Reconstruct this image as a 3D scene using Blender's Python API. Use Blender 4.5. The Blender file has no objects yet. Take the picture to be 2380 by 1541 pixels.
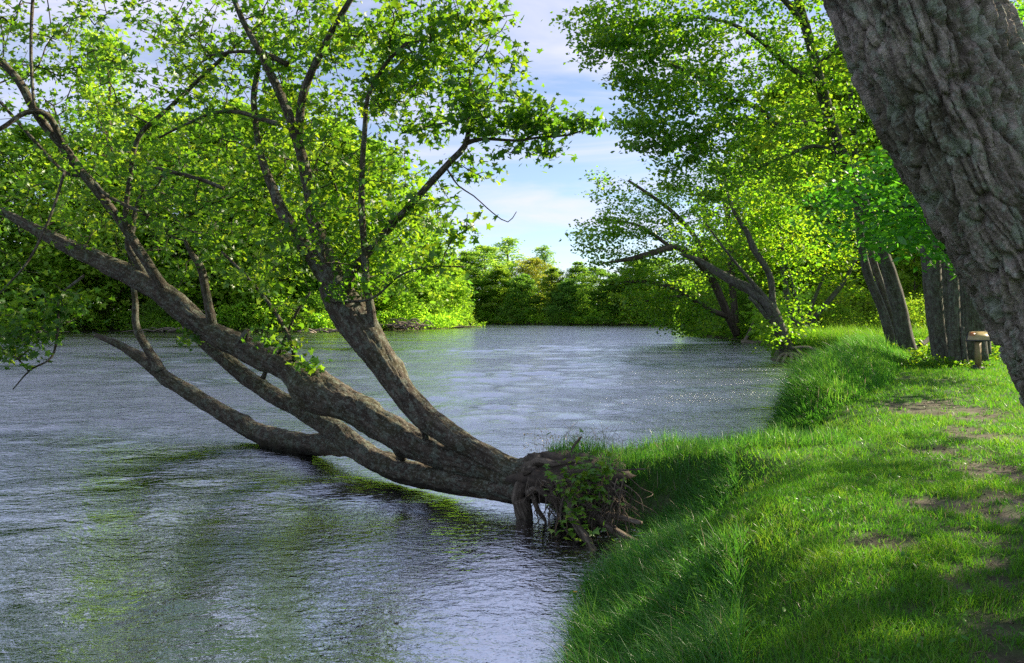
import bpy, math, random
import numpy as np
from mathutils import Vector, Matrix

random.seed(7)
rng = np.random.default_rng(11)
SC = bpy.context.scene
COL = SC.collection

# ------------------------------------------------------------------ camera
F = 1866.0            # focal length in units of a 2379 px wide picture
CX, HOR = 1189.5, 731.0
EYE = 2.65            # eye above the river surface (z = 0)
cam_d = bpy.data.cameras.new('camera')
cam = bpy.data.objects.new('camera', cam_d)
COL.objects.link(cam)
cam.location = (0, 0, EYE)
cam.rotation_euler = (math.radians(90), 0, 0)
cam_d.sensor_width = 36.0
cam_d.lens = 36.0 * F / 2379.0
cam_d.shift_y = -(770.5 - HOR) / 2379.0
cam_d.clip_start = 0.1
cam_d.clip_end = 3000
SC.camera = cam

# ------------------------------------------------------------------ light
SUN_AZ, SUN_EL = 64.0, 31.0
world = bpy.data.worlds.new('World')
SC.world = world
world.use_nodes = True
wn, wl = world.node_tree.nodes, world.node_tree.links
wn.clear()
w_out = wn.new('ShaderNodeOutputWorld')
w_bg = wn.new('ShaderNodeBackground')
w_bg.inputs['Strength'].default_value = 0.060
w_sky = wn.new('ShaderNodeTexSky')
w_sky.sky_type = 'NISHITA'
w_sky.sun_disc = False
w_sky.sun_elevation = math.radians(SUN_EL)
w_sky.sun_rotation = math.radians(SUN_AZ)
w_sky.altitude = 200
w_sky.air_density = 0.85
w_sky.dust_density = 0.0
w_sky.ozone_density = 2.0
w_co = wn.new('ShaderNodeTexCoord')
w_sep = wn.new('ShaderNodeSeparateXYZ')
wl.new(w_co.outputs['Generated'], w_sep.inputs[0])
w_add = wn.new('ShaderNodeMath'); w_add.operation = 'ADD'; w_add.inputs[1].default_value = 0.22
w_abs = wn.new('ShaderNodeMath'); w_abs.operation = 'ABSOLUTE'
wl.new(w_sep.outputs['Z'], w_abs.inputs[0]); wl.new(w_abs.outputs[0], w_add.inputs[0])
w_div = wn.new('ShaderNodeVectorMath'); w_div.operation = 'DIVIDE'
w_comb = wn.new('ShaderNodeCombineXYZ')
for k in range(3):
    wl.new(w_add.outputs[0], w_comb.inputs[k])
wl.new(w_co.outputs['Generated'], w_div.inputs[0]); wl.new(w_comb.outputs[0], w_div.inputs[1])
w_map = wn.new('ShaderNodeMapping')
w_map.inputs['Rotation'].default_value = (0, 0, math.radians(28))
w_map.inputs['Scale'].default_value = (0.9, 2.3, 1)
w_map.inputs['Location'].default_value = (0.35, 0.1, 0)
wl.new(w_div.outputs[0], w_map.inputs[0])
w_noi = wn.new('ShaderNodeTexNoise')
w_noi.inputs['Scale'].default_value = 1.5
w_noi.inputs['Detail'].default_value = 6
w_noi.inputs['Roughness'].default_value = 0.55
w_noi.inputs['Distortion'].default_value = 0.6
wl.new(w_map.outputs[0], w_noi.inputs['Vector'])
w_ramp = wn.new('ShaderNodeValToRGB')
w_ramp.color_ramp.elements[0].position = 0.38
w_ramp.color_ramp.elements[0].color = (0.16, 0.16, 0.16, 1)
w_ramp.color_ramp.elements[1].position = 0.66
w_ramp.color_ramp.elements[1].color = (0.85, 0.85, 0.85, 1)
wl.new(w_noi.outputs['Fac'], w_ramp.inputs[0])
w_mix = wn.new('ShaderNodeMix'); w_mix.data_type = 'RGBA'
wl.new(w_ramp.outputs[0], w_mix.inputs['Factor'])
wl.new(w_sky.outputs[0], w_mix.inputs['A'])
w_mix.inputs['B'].default_value = (5.3, 5.3, 6.7, 1)
wl.new(w_mix.outputs['Result'], w_bg.inputs['Color'])
wl.new(w_bg.outputs[0], w_out.inputs[0])

sun_d = bpy.data.lights.new('sun', 'SUN')
sun_d.energy = 5.0
sun_d.angle = math.radians(0.5)
sun_d.color = (1.0, 0.86, 0.66)
sun = bpy.data.objects.new('sun', sun_d)
COL.objects.link(sun)
_az, _el = math.radians(SUN_AZ), math.radians(SUN_EL)
SUN_DIR = Vector((math.sin(_az) * math.cos(_el), math.cos(_az) * math.cos(_el), math.sin(_el)))
sun.rotation_euler = SUN_DIR.to_track_quat('Z', 'Y').to_euler()
sun.location = SUN_DIR * 60

vs = SC.view_settings
vs.view_transform = 'Standard'
vs.look = 'None'
vs.exposure = 1.6
vs.gamma = 1.0
vs.use_curve_mapping = False
SC.cycles.max_bounces = 8
SC.cycles.diffuse_bounces = 4
SC.cycles.glossy_bounces = 3
SC.cycles.transmission_bounces = 5
SC.cycles.use_denoising = False
SC.cycles.use_adaptive_sampling = False
SC.cycles.sample_clamp_direct = 6.0
SC.cycles.caustics_reflective = False
SC.cycles.caustics_refractive = False
SC.cycles.sample_clamp_indirect = 4.0

# ------------------------------------------------------------------ helpers
def P(px, py, Y):
    """place on the sight line through photo point (px, py), Y metres ahead"""
    return np.array([(px - CX) / F * Y, Y, EYE - (py - HOR) / F * Y])

def smooth(t):
    t = np.clip(t, 0, 1)
    return t * t * (3 - 2 * t)

_perm = np.random.default_rng(3).permutation(256).astype(np.int64)
_perm = np.concatenate([_perm, _perm, _perm])
_grad = np.random.default_rng(4).normal(size=(256, 3))
_grad /= np.linalg.norm(_grad, axis=1)[:, None]

def pnoise(x, y, z):
    x, y, z = np.broadcast_arrays(np.asarray(x, float), np.asarray(y, float), np.asarray(z, float))
    xi, yi, zi = np.floor(x).astype(np.int64), np.floor(y).astype(np.int64), np.floor(z).astype(np.int64)
    xf, yf, zf = x - xi, y - yi, z - zi
    xi &= 255; yi &= 255; zi &= 255
    u, v, w = [t * t * t * (t * (t * 6 - 15) + 10) for t in (xf, yf, zf)]
    def g(i, j, k):
        h = _perm[_perm[_perm[(xi + i) & 255] + ((yi + j) & 255)] + ((zi + k) & 255)]
        gr = _grad[h]
        return gr[..., 0] * (xf - i) + gr[..., 1] * (yf - j) + gr[..., 2] * (zf - k)
    def L(a, b, t): return a + (b - a) * t
    return 1.6 * L(L(L(g(0,0,0), g(1,0,0), u), L(g(0,1,0), g(1,1,0), u), v),
                   L(L(g(0,0,1), g(1,0,1), u), L(g(0,1,1), g(1,1,1), u), v), w)

def make_mesh(name, V, quads=None, tris=None, attrs=None, vec=None, smooth_shade=True):
    V = np.asarray(V, np.float32)
    me = bpy.data.meshes.new(name)
    nq = 0 if quads is None else len(quads)
    nt = 0 if tris is None else len(tris)
    idx, starts = [], []
    if nq:
        idx.append(np.asarray(quads, np.int32).reshape(-1)); starts.append(np.arange(nq, dtype=np.int32) * 4)
    if nt:
        idx.append(np.asarray(tris, np.int32).reshape(-1)); starts.append(nq * 4 + np.arange(nt, dtype=np.int32) * 3)
    idx = np.concatenate(idx); starts = np.concatenate(starts)
    me.vertices.add(len(V)); me.vertices.foreach_set('co', V.reshape(-1))
    me.loops.add(len(idx)); me.loops.foreach_set('vertex_index', idx)
    me.polygons.add(len(starts)); me.polygons.foreach_set('loop_start', starts)
    me.update(calc_edges=True)
    me.validate()
    if smooth_shade:
        me.polygons.foreach_set('use_smooth', np.ones(len(me.polygons), bool))
    for k, a in (attrs or {}).items():
        at = me.attributes.new(k, 'FLOAT', 'POINT')
        at.data.foreach_set('value', np.asarray(a, np.float32))
    for k, a in (vec or {}).items():
        at = me.attributes.new(k, 'FLOAT_VECTOR', 'POINT')
        at.data.foreach_set('vector', np.asarray(a, np.float32).reshape(-1))
    return me

def props(o, label=None, cat=None, group=None, kind=None):
    if label: o['label'] = label
    if cat: o['category'] = cat
    if group: o['group'] = group
    if kind: o['kind'] = kind
    return o

def link(name, me, mat=None, parent=None, **kw):
    o = bpy.data.objects.new(name, me)
    COL.objects.link(o)
    if mat is not None and me is not None and not me.materials:
        me.materials.append(mat)
    if parent is not None: o.parent = parent
    return props(o, **kw)

def empty(name, loc, label, cat, group=None):
    o = bpy.data.objects.new(name, None)
    o.empty_display_size = 0.3
    COL.objects.link(o)
    o.location = [float(c) for c in loc]
    return props(o, label, cat, group)

class Geo:
    """collects geometry into one mesh"""
    def __init__(s):
        s.V, s.Q, s.T, s.A, s.B, s.n = [], [], [], [], [], 0
    def add(s, V, Q=None, T=None, tint=None, bark=None):
        V = np.asarray(V, float)
        if Q is not None and len(Q): s.Q.append(np.asarray(Q, np.int64) + s.n)
        if T is not None and len(T): s.T.append(np.asarray(T, np.int64) + s.n)
        s.V.append(V)
        s.A.append(np.full(len(V), 0.5) if tint is None else np.broadcast_to(np.asarray(tint, float), (len(V),)))
        s.B.append(V if bark is None else bark)
        s.n += len(V)
    def mesh(s, name, off=(0, 0, 0), smooth_shade=True):
        V = np.concatenate(s.V) - np.asarray(off, float)
        return make_mesh(name, V, np.concatenate(s.Q) if s.Q else None, np.concatenate(s.T) if s.T else None,
                         {'tint': np.concatenate(s.A)}, {'bark': np.concatenate(s.B)}, smooth_shade)

def catmull(pts, step):
    many = isinstance(step, (list, tuple))
    pts = np.asarray(pts, float)
    if len(pts) < 3:
        pts = np.array([pts[0], (pts[0] + pts[-1]) / 2, pts[-1]])
    p = np.vstack([2 * pts[0] - pts[1], pts, 2 * pts[-1] - pts[-2]])
    out = []
    for i in range(1, len(p) - 2):
        d = np.linalg.norm(p[i + 1][:3] - p[i][:3])
        n = max(1, int(round(d / (step[i - 1] if many else step))))
        for t in np.arange(n) / n:
            a, b, c, e = p[i - 1], p[i], p[i + 1], p[i + 2]
            out.append(0.5 * (2 * b + (c - a) * t + (2 * a - 5 * b + 4 * c - e) * t * t + (3 * b - a - 3 * c + e) * t ** 3))
    out.append(p[-2])
    out = np.array(out)
    if out.shape[1] > 3: out[:, 3] = np.maximum(out[:, 3], 0.002)
    return out

def frames(C):
    T = np.gradient(C, axis=0)
    T /= np.linalg.norm(T, axis=1)[:, None] + 1e-9
    ref = np.array([0, 0, 1.0]) if abs(T[0][2]) < 0.9 else np.array([0, 1.0, 0])
    N = np.zeros_like(C)
    n = np.cross(np.cross(T[0], ref), T[0]); N[0] = n / np.linalg.norm(n)
    for i in range(1, len(C)):
        n = N[i - 1] - T[i] * np.dot(N[i - 1], T[i])
        N[i] = n / (np.linalg.norm(n) + 1e-9)
    return T, N, np.cross(T, N)

def tube(geo, pts, sides=10, step=0.12, lump=0.0, ridge=0.0, seed=0.0, tint=0.5, disp=None):
    S = catmull(pts, step)
    C, R = S[:, :3], S[:, 3]
    T, N, B = frames(C)
    s = np.concatenate([[0], np.cumsum(np.linalg.norm(np.diff(C, axis=0), axis=1))])
    th = np.arange(sides) / sides * 2 * math.pi
    ct, st = np.cos(th)[None, :], np.sin(th)[None, :]
    Rg = np.repeat(R[:, None], sides, 1)
    sg = np.repeat(s[:, None], sides, 1)
    rr = Rg.copy()
    if lump: rr = rr * (1 + lump * pnoise(ct * 1.3 + seed, st * 1.3, sg / (R.mean() * 3.5) + seed))
    if ridge:
        n = pnoise(ct * Rg * 16 + seed, st * Rg * 16, sg * 3.2)
        rr = rr + ridge * (np.minimum(np.abs(n) * 2.2, 1) - 0.6)
    if disp is not None: rr = rr + disp(ct, st, Rg, sg)
    V = C[:, None, :] + rr[..., None] * (ct[..., None] * N[:, None, :] + st[..., None] * B[:, None, :])
    bark = np.stack([ct * Rg + seed, st * Rg, sg], -1).reshape(-1, 3)
    m = len(C)
    i = np.arange(m - 1)[:, None] * sides
    j = np.arange(sides)[None, :]; j2 = (j + 1) % sides
    Q = np.stack([i + j, i + j2, i + sides + j2, i + sides + j], -1).reshape(-1, 4)
    V = V.reshape(-1, 3)
    V = np.vstack([V, C[0], C[-1]])
    bark = np.vstack([bark, [[0, 0, 0], [0, 0, s[-1]]]])
    a, b = m * sides, m * sides + 1
    jj = np.arange(sides)
    T1 = np.stack([np.full(sides, a), (jj + 1) % sides, jj], -1)
    T2 = np.stack([np.full(sides, b), (m - 1) * sides + jj, (m - 1) * sides + (jj + 1) % sides], -1)
    geo.add(V, Q, np.vstack([T1, T2]), tint, bark)
    return S

def limb(D, step=0.12):
    """list of (px, py, Y, radius px) on sight lines -> world points with radius"""
    return [np.append(P(a, b, y), r * y / F) for a, b, y, r in D]

# ---- leaves
def leaf_shape(kind):
    if kind == 'maple':
        O = [(0, 0), (.46, -.04), (.32, .17), (.56, .44), (.22, .46), (0, 1.0)]
        half = O[1:-1]
        pts = [(0, 0)] + half + [(0, 1.0)] + [(-x, y) for x, y in half[::-1]]
        V = np.array([[0, .30, 0.03]] + [[x, y, -0.10 * abs(x) - 0.10 * y * y] for x, y in pts])
        n = len(pts)
        T = np.array([[0, 1 + i, 1 + (i + 1) % n] for i in range(n)])
    elif kind == 'ovate':
        V = np.array([[0, 0, 0], [.24, .32, -.05], [.20, .62, -.07], [0, 1, -.14], [-.20, .62, -.07], [-.24, .32, -.05], [0, .45, .02]])
        T = np.array([[0, 1, 6], [1, 2, 6], [2, 3, 6], [3, 4, 6], [4, 5, 6], [5, 0, 6]])
    elif kind == 'lance':
        V = np.array([[0, 0, 0], [.09, .3, .02], [.07, .65, -.03], [0, 1, -.16], [-.07, .65, -.03], [-.09, .3, .02], [0, .5, -.02]])
        T = np.array([[0, 1, 6], [1, 2, 6], [2, 3, 6], [3, 4, 6], [4, 5, 6], [5, 0, 6]])
    else:   # sprig: a pair of small blades
        V = np.array([[0, 0, 0], [.34, .42, -.06], [0, 1, -.12], [-.34, .42, -.06]])
        T = np.array([[0, 1, 2], [0, 2, 3]])
    return V, T

def norm(a):
    return a / (np.linalg.norm(a, axis=-1, keepdims=True) + 1e-9)

def leaf_frames(n, tilt=0.7, droop=0.35, outward=None):
    nz = norm(np.array([0, 0, 1.0]) + rng.normal(0, tilt, (n, 3)))
    a = rng.uniform(0, 2 * math.pi, n)
    d = np.stack([np.cos(a), np.sin(a), -droop + 0.3 * rng.normal(size=n)], -1)
    if outward is not None: d = d * 0.8 + outward
    y = norm(d - nz * (d * nz).sum(-1, keepdims=True))
    x = np.cross(y, nz)
    return np.stack([x, y, nz], -1)      # columns

def add_leaves(geo, pos, size, kind, M, tint):
    V0, T0 = leaf_shape(kind)
    n, k = len(pos), len(V0)
    if n == 0: return
    V = np.einsum('nij,kj->nki', M, V0) * size[:, None, None] + pos[:, None, :]
    T = (T0[None] + (np.arange(n) * k)[:, None, None]).reshape(-1, 3)
    geo.add(V.reshape(-1, 3), None, T, np.repeat(tint, k))

def grow(nodes, parents, targets, seg=0.3, jit=0.06, droop=0.0, twist=0.15):
    """attach every target to the nearest node, nearest first"""
    cap = len(nodes) + len(targets) * 40
    Nn = np.zeros((cap, 3)); Nn[:len(nodes)] = nodes
    par = np.full(cap, -1, int); par[:len(parents)] = parents
    cnt = len(nodes)
    d0 = np.min(np.linalg.norm(targets[:, None, :] - nodes[None, ::3, :], axis=2), axis=1)
    tips = np.zeros(len(targets), int)
    for ti in np.argsort(d0):
        t = targets[ti]
        d = t - Nn[:cnt]
        dist = np.linalg.norm(d, axis=1)
        k = int(np.argmin(dist + 0.25 * np.maximum(0, -d[:, 2])))
        L = dist[k]
        m = min(38, max(1, int(math.ceil(L / seg))))
        side = rng.normal(0, twist, 3) * L * 0.4
        prev = k
        for q in range(1, m + 1):
            f = q / m
            p = Nn[k] + (t - Nn[k]) * f + side * 4 * f * (1 - f) * 0.5 + np.array([0, 0, droop * L * f * (1 - f)])
            if q < m: p = p + rng.normal(0, jit * seg, 3)
            Nn[cnt] = p; par[cnt] = prev; prev = cnt; cnt += 1
        tips[ti] = prev
    return Nn[:cnt], par[:cnt], tips

def twig_geo(geo, Nn, par, n_fixed, r0=0.004, power=0.42, rmax=0.06, sides=4, tint=0.5):
    cnt = len(Nn)
    load = np.zeros(cnt)
    has_child = np.zeros(cnt, bool)
    has_child[par[n_fixed:][par[n_fixed:] >= 0]] = True
    for i in range(cnt - 1, n_fixed - 1, -1):
        if not has_child[i]: load[i] += 1
        p = par[i]
        if p >= n_fixed: load[p] += load[i]
    rad = np.minimum(r0 * np.maximum(load, 1) ** power, rmax)
    e = np.arange(n_fixed, cnt)
    a, b = Nn[par[e]], Nn[e]
    rb = rad[e]; ra = np.where(par[e] >= n_fixed, rad[par[e]], rb * 1.15)
    ra = np.minimum(ra, rb * 1.6)
    T = norm(b - a)
    ref = np.where(np.abs(T[:, 2:3]) < 0.9, np.array([[0, 0, 1.0]]), np.array([[1.0, 0, 0]]))
    U = norm(np.cross(T, ref)); W = np.cross(T, U)
    th = np.arange(sides) / sides * 2 * math.pi
    ring = np.cos(th)[None, :, None] * U[:, None, :] + np.sin(th)[None, :, None] * W[:, None, :]
    Va = a[:, None, :] + ring * ra[:, None, None]
    Vb = (b + T * rb[:, None] * 0.5)[:, None, :] + ring * rb[:, None, None]
    V = np.concatenate([Va, Vb], 1).reshape(-1, 3)
    j = np.arange(sides); j2 = (j + 1) % sides
    q = np.stack([j, j2, sides + j2, sides + j], -1)
    Q = (q[None] + (np.arange(len(e)) * 2 * sides)[:, None, None]).reshape(-1, 4)
    geo.add(V, Q, None, tint)

def blob_targets(blobs):
    out = []
    for (c, r, n) in blobs:
        v = rng.normal(size=(n, 3)); v = norm(v) * (rng.uniform(0.15, 1, (n, 1)) ** 0.45)
        out.append(np.asarray(c) + v * np.asarray(r))
    return np.concatenate(out)

def pxblob(px, py, Y, rx, ry, rY, n):
    return (P(px, py, Y), (rx / F * Y, rY, ry / F * Y), n)

# ------------------------------------------------------------------ materials
def mat_new(name):
    m = bpy.data.materials.new(name); m.use_nodes = True
    nt = m.node_tree; nt.nodes.clear()
    return m, nt.nodes, nt.links

def N(nodes, t, **kw):
    n = nodes.new(t)
    for k, v in kw.items(): setattr(n, k, v)
    return n

def ramp(nodes, stops):
    r = nodes.new('ShaderNodeValToRGB')
    el = r.color_ramp.elements
    while len(el) < len(stops): el.new(0.5)
    for e, (p, c) in zip(el, stops):
        e.position = p; e.color = (*c, 1)
    return r

def leaf_mat(name, cols, trans, tfac=0.45, gloss=0.05, rough=0.4, straw=None):
    """leaf: diffuse + translucent + a little sheen; 'tint' picks each leaf's own hue"""
    m, n, l = mat_new(name)
    at = N(n, 'ShaderNodeAttribute', attribute_name='tint')
    r1 = ramp(n, [(0, cols[0]), (0.5, cols[1]), (.93 if straw else 1, cols[2])] + ([(0.97, straw)] if straw else [])); l.new(at.outputs['Fac'], r1.inputs[0])
    r2 = ramp(n, [(0, trans[0]), (0.5, trans[1]), (.93 if straw else 1, trans[2])] + ([(0.97, straw)] if straw else [])); l.new(at.outputs['Fac'], r2.inputs[0])
    oi = N(n, 'ShaderNodeObjectInfo')
    mu1 = N(n, 'ShaderNodeMix', data_type='RGBA', blend_type='MULTIPLY'); mu1.inputs['Factor'].default_value = 1
    mu2 = N(n, 'ShaderNodeMix', data_type='RGBA', blend_type='MULTIPLY'); mu2.inputs['Factor'].default_value = 1
    l.new(r1.outputs[0], mu1.inputs['A']); l.new(oi.outputs['Color'], mu1.inputs['B'])
    l.new(r2.outputs[0], mu2.inputs['A']); l.new(oi.outputs['Color'], mu2.inputs['B'])
    d = N(n, 'ShaderNodeBsdfDiffuse'); l.new(mu1.outputs['Result'], d.inputs[0])
    t = N(n, 'ShaderNodeBsdfTranslucent'); l.new(mu2.outputs['Result'], t.inputs[0])
    mx = N(n, 'ShaderNodeMixShader'); mx.inputs[0].default_value = tfac
    l.new(d.outputs[0], mx.inputs[1]); l.new(t.outputs[0], mx.inputs[2])
    g = N(n, 'ShaderNodeBsdfGlossy'); g.inputs['Roughness'].default_value = rough
    mx2 = N(n, 'ShaderNodeMixShader'); mx2.inputs[0].default_value = gloss
    l.new(mx.outputs[0], mx2.inputs[1]); l.new(g.outputs[0], mx2.inputs[2])
    o = N(n, 'ShaderNodeOutputMaterial'); l.new(mx2.outputs[0], o.inputs[0])
    return m

def bark_mat(name, dark, mid, light, scale=14.0, bump=0.6, lichen=0.0, moss=0.0, lichen_col=(0.20, 0.25, 0.19), wet=False):
    m, n, l = mat_new(name)
    at = N(n, 'ShaderNodeAttribute', attribute_name='bark')
    mp = N(n, 'ShaderNodeMapping'); mp.inputs['Scale'].default_value = (1, 1, 0.16)
    l.new(at.outputs['Vector'], mp.inputs[0])
    n1 = N(n, 'ShaderNodeTexNoise'); n1.inputs['Scale'].default_value = scale; n1.inputs['Detail'].default_value = 6; n1.inputs['Roughness'].default_value = 0.65
    l.new(mp.outputs[0], n1.inputs['Vector'])
    n2 = N(n, 'ShaderNodeTexNoise'); n2.inputs['Scale'].default_value = 3.0; n2.inputs['Detail'].default_value = 3
    l.new(at.outputs['Vector'], n2.inputs['Vector'])
    r = ramp(n, [(0.34, dark), (0.5, mid), (0.68, light)]); l.new(n1.outputs['Fac'], r.inputs[0])
    col = r.outputs[0]
    mu = N(n, 'ShaderNodeMix', data_type='RGBA', blend_type='MULTIPLY'); mu.inputs['Factor'].default_value = 0.5
    r3 = ramp(n, [(0.3, (0.55, 0.5, 0.45)), (0.7, (1.25, 1.2, 1.15))]); l.new(n2.outputs['Fac'], r3.inputs[0])
    l.new(col, mu.inputs['A']); l.new(r3.outputs[0], mu.inputs['B']); col = mu.outputs['Result']
    def patch(col, sc, lo, hi, c, amt, seed):
        mp2 = N(n, 'ShaderNodeMapping'); mp2.inputs['Location'].default_value = (seed, seed * 2, 0); mp2.inputs['Scale'].default_value = (1, 1, 0.7)
        l.new(at.outputs['Vector'], mp2.inputs[0])
        nn = N(n, 'ShaderNodeTexNoise'); nn.inputs['Scale'].default_value = sc; nn.inputs['Detail'].default_value = 8; nn.inputs['Roughness'].default_value = 0.7
        l.new(mp2.outputs[0], nn.inputs['Vector'])
        rr = ramp(n, [(lo, (0, 0, 0)), (hi, (amt, amt, amt))]); l.new(nn.outputs['Fac'], rr.inputs[0])
        mm = N(n, 'ShaderNodeMix', data_type='RGBA')
        l.new(rr.outputs[0], mm.inputs['Factor']); l.new(col, mm.inputs['A']); mm.inputs['B'].default_value = (*c, 1)
        return mm.outputs['Result']
    if moss: col = patch(col, 2.6, 0.46, 0.58, (0.045, 0.055, 0.012), moss, 3.1)
    if lichen: col = patch(col, 9.0, 0.52, 0.57, lichen_col, lichen, 7.7)
    if lichen: col = patch(col, 30.0, 0.55, 0.60, (0.34, 0.36, 0.30), lichen, 1.7)
    p = N(n, 'ShaderNodeBsdfPrincipled'); p.inputs['Roughness'].default_value = 0.9; p.inputs['Specular IOR Level'].default_value = 0.2
    l.new(col, p.inputs['Base Color'])
    n4 = N(n, 'ShaderNodeTexNoise'); n4.inputs['Scale'].default_value = scale * 3.2; n4.inputs['Detail'].default_value = 5; n4.inputs['Roughness'].default_value = 0.7
    l.new(at.outputs['Vector'], n4.inputs['Vector'])
    ad = N(n, 'ShaderNodeMath', operation='MULTIPLY_ADD'); ad.inputs[1].default_value = 0.6
    l.new(n4.outputs['Fac'], ad.inputs[0]); l.new(n1.outputs['Fac'], ad.inputs[2])
    b = N(n, 'ShaderNodeBump'); b.inputs['Strength'].default_value = bump; b.inputs['Distance'].default_value = 0.03
    l.new(ad.outputs[0], b.inputs['Height']); l.new(b.outputs[0], p.inputs['Normal'])
    r5 = ramp(n, [(0.35, (0.6, 0.6, 0.6)), (0.65, (1.4, 1.4, 1.4))]); l.new(n4.outputs['Fac'], r5.inputs[0])
    m5 = N(n, 'ShaderNodeMix', data_type='RGBA', blend_type='MULTIPLY'); m5.inputs['Factor'].default_value = 0.8
    l.new(col, m5.inputs['A']); l.new(r5.outputs[0], m5.inputs['B']); col = m5.outputs['Result']
    if wet:      # river stain on what dips in the water
        gp = N(n, 'ShaderNodeNewGeometry'); sp = N(n, 'ShaderNodeSeparateXYZ'); l.new(gp.outputs['Position'], sp.inputs[0])
        zz = N(n, 'ShaderNodeMath', operation='MULTIPLY_ADD'); zz.inputs[1].default_value = -0.25
        l.new(n2.outputs['Fac'], zz.inputs[0]); l.new(sp.outputs['Z'], zz.inputs[2])
        wr = ramp(n, [(0.0, (0.35, 0.34, 0.30)), (0.06, (1, 1, 1))]); l.new(zz.outputs[0], wr.inputs[0])
        m6 = N(n, 'ShaderNodeMix', data_type='RGBA', blend_type='MULTIPLY'); m6.inputs['Factor'].default_value = 1
        l.new(col, m6.inputs['A']); l.new(wr.outputs[0], m6.inputs['B']); col = m6.outputs['Result']
    l.new(col, p.inputs['Base Color'])
    o = N(n, 'ShaderNodeOutputMaterial'); l.new(p.outputs[0], o.inputs[0])
    return m

def plain_mat(name, c, rough=0.7, var=0.25, scale=20, metal=0.0):
    m, n, l = mat_new(name)
    tc = N(n, 'ShaderNodeTexCoord')
    no = N(n, 'ShaderNodeTexNoise'); no.inputs['Scale'].default_value = scale; no.inputs['Detail'].default_value = 5
    l.new(tc.outputs['Object'], no.inputs['Vector'])
    r = ramp(n, [(0.3, tuple(x * (1 - var) for x in c)), (0.7, tuple(x * (1 + var) for x in c))]); l.new(no.outputs['Fac'], r.inputs[0])
    p = N(n, 'ShaderNodeBsdfPrincipled'); p.inputs['Roughness'].default_value = rough; p.inputs['Metallic'].default_value = metal
    l.new(r.outputs[0], p.inputs['Base Color'])
    o = N(n, 'ShaderNodeOutputMaterial'); l.new(p.outputs[0], o.inputs[0])
    return m

M_MAPLE = leaf_mat('maple_leaf', [(0.026, 0.10, 0.008), (0.045, 0.145, 0.010), (0.085, 0.19, 0.015)],
                   [(0.11, 0.31, 0.010), (0.21, 0.43, 0.014), (0.42, 0.56, 0.02)], 0.55, 0.03)
M_CANOPY = leaf_mat('canopy_leaf', [(0.05, 0.15, 0.012), (0.08, 0.21, 0.014), (0.15, 0.27, 0.02)],
                    [(0.15, 0.44, 0.014), (0.26, 0.55, 0.018), (0.48, 0.64, 0.022)], 0.6, 0.03)
M_BRIGHT = leaf_mat('boxelder_leaf', [(0.03, 0.15, 0.012), (0.045, 0.21, 0.015), (0.08, 0.27, 0.02)],
                    [(0.10, 0.42, 0.015), (0.16, 0.54, 0.02), (0.26, 0.6, 0.025)], 0.5, 0.04)
M_FAR = leaf_mat('distant_leaf', [(0.08, 0.17, 0.018), (0.12, 0.23, 0.022), (0.19, 0.28, 0.03)],
                 [(0.17, 0.42, 0.025), (0.28, 0.52, 0.03), (0.46, 0.59, 0.035)], 0.5, 0.01)
M_LAWN = leaf_mat('lawn_blade', [(0.055, 0.20, 0.014), (0.09, 0.26, 0.018), (0.18, 0.32, 0.03)],
                  [(0.09, 0.34, 0.014), (0.16, 0.44, 0.018), (0.32, 0.5, 0.03)], 0.45, 0.02, 0.35, (0.30, 0.26, 0.13))
M_TALL = leaf_mat('tall_grass_blade', [(0.030, 0.15, 0.026), (0.052, 0.205, 0.034), (0.10, 0.26, 0.05)],
                  [(0.07, 0.28, 0.02), (0.12, 0.36, 0.025), (0.23, 0.43, 0.04)], 0.45, 0.03, 0.35, (0.30, 0.27, 0.16))
M_DRY = leaf_mat('dry_stalk', [(0.12, 0.10, 0.06), (0.2, 0.17, 0.10), (0.3, 0.27, 0.18)],
                 [(0.1, 0.09, 0.05), (0.16, 0.14, 0.08), (0.2, 0.18, 0.1)], 0.3, 0.03)
M_HERB = leaf_mat('herb_leaf', [(0.04, 0.15, 0.018), (0.06, 0.20, 0.022), (0.11, 0.25, 0.035)],
                  [(0.08, 0.30, 0.02), (0.12, 0.38, 0.025), (0.22, 0.45, 0.04)], 0.4, 0.03, 0.35)
M_VINE = leaf_mat('vine_leaf', [(0.06, 0.17, 0.02), (0.12, 0.25, 0.025), (0.20, 0.32, 0.03)],
                  [(0.1, 0.26, 0.02), (0.18, 0.36, 0.02), (0.3, 0.42, 0.03)], 0.35, 0.04, 0.3)
B_RIVER = bark_mat('leaning_bark', (0.030, 0.024, 0.017), (0.066, 0.054, 0.040), (0.14, 0.12, 0.092), 20, 1.0, 0.35, 0.3, wet=True)
B_NEAR = bark_mat('rough_bark', (0.16, 0.135, 0.112), (0.34, 0.295, 0.25), (0.52, 0.46, 0.40), 26, 1.0, 0.65, 0.55, (0.34, 0.40, 0.29))
B_GREY = bark_mat('grey_bark', (0.038, 0.034, 0.029), (0.075, 0.069, 0.06), (0.13, 0.12, 0.105), 12, 0.5, 0.3, 0.3)
B_FAR = bark_mat('distant_bark', (0.05, 0.04, 0.03), (0.09, 0.075, 0.055), (0.15, 0.13, 0.1), 5, 0.2)
B_ROOT = bark_mat('root_bark', (0.05, 0.041, 0.03), (0.115, 0.096, 0.074), (0.22, 0.19, 0.152), 25, 0.6)
B_DRIFT = bark_mat('driftwood', (0.12, 0.10, 0.08), (0.22, 0.19, 0.15), (0.34, 0.30, 0.25), 10, 0.4)
M_SOIL = plain_mat('bank_soil', (0.05, 0.038, 0.027), 0.95, 0.5, 12)

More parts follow.
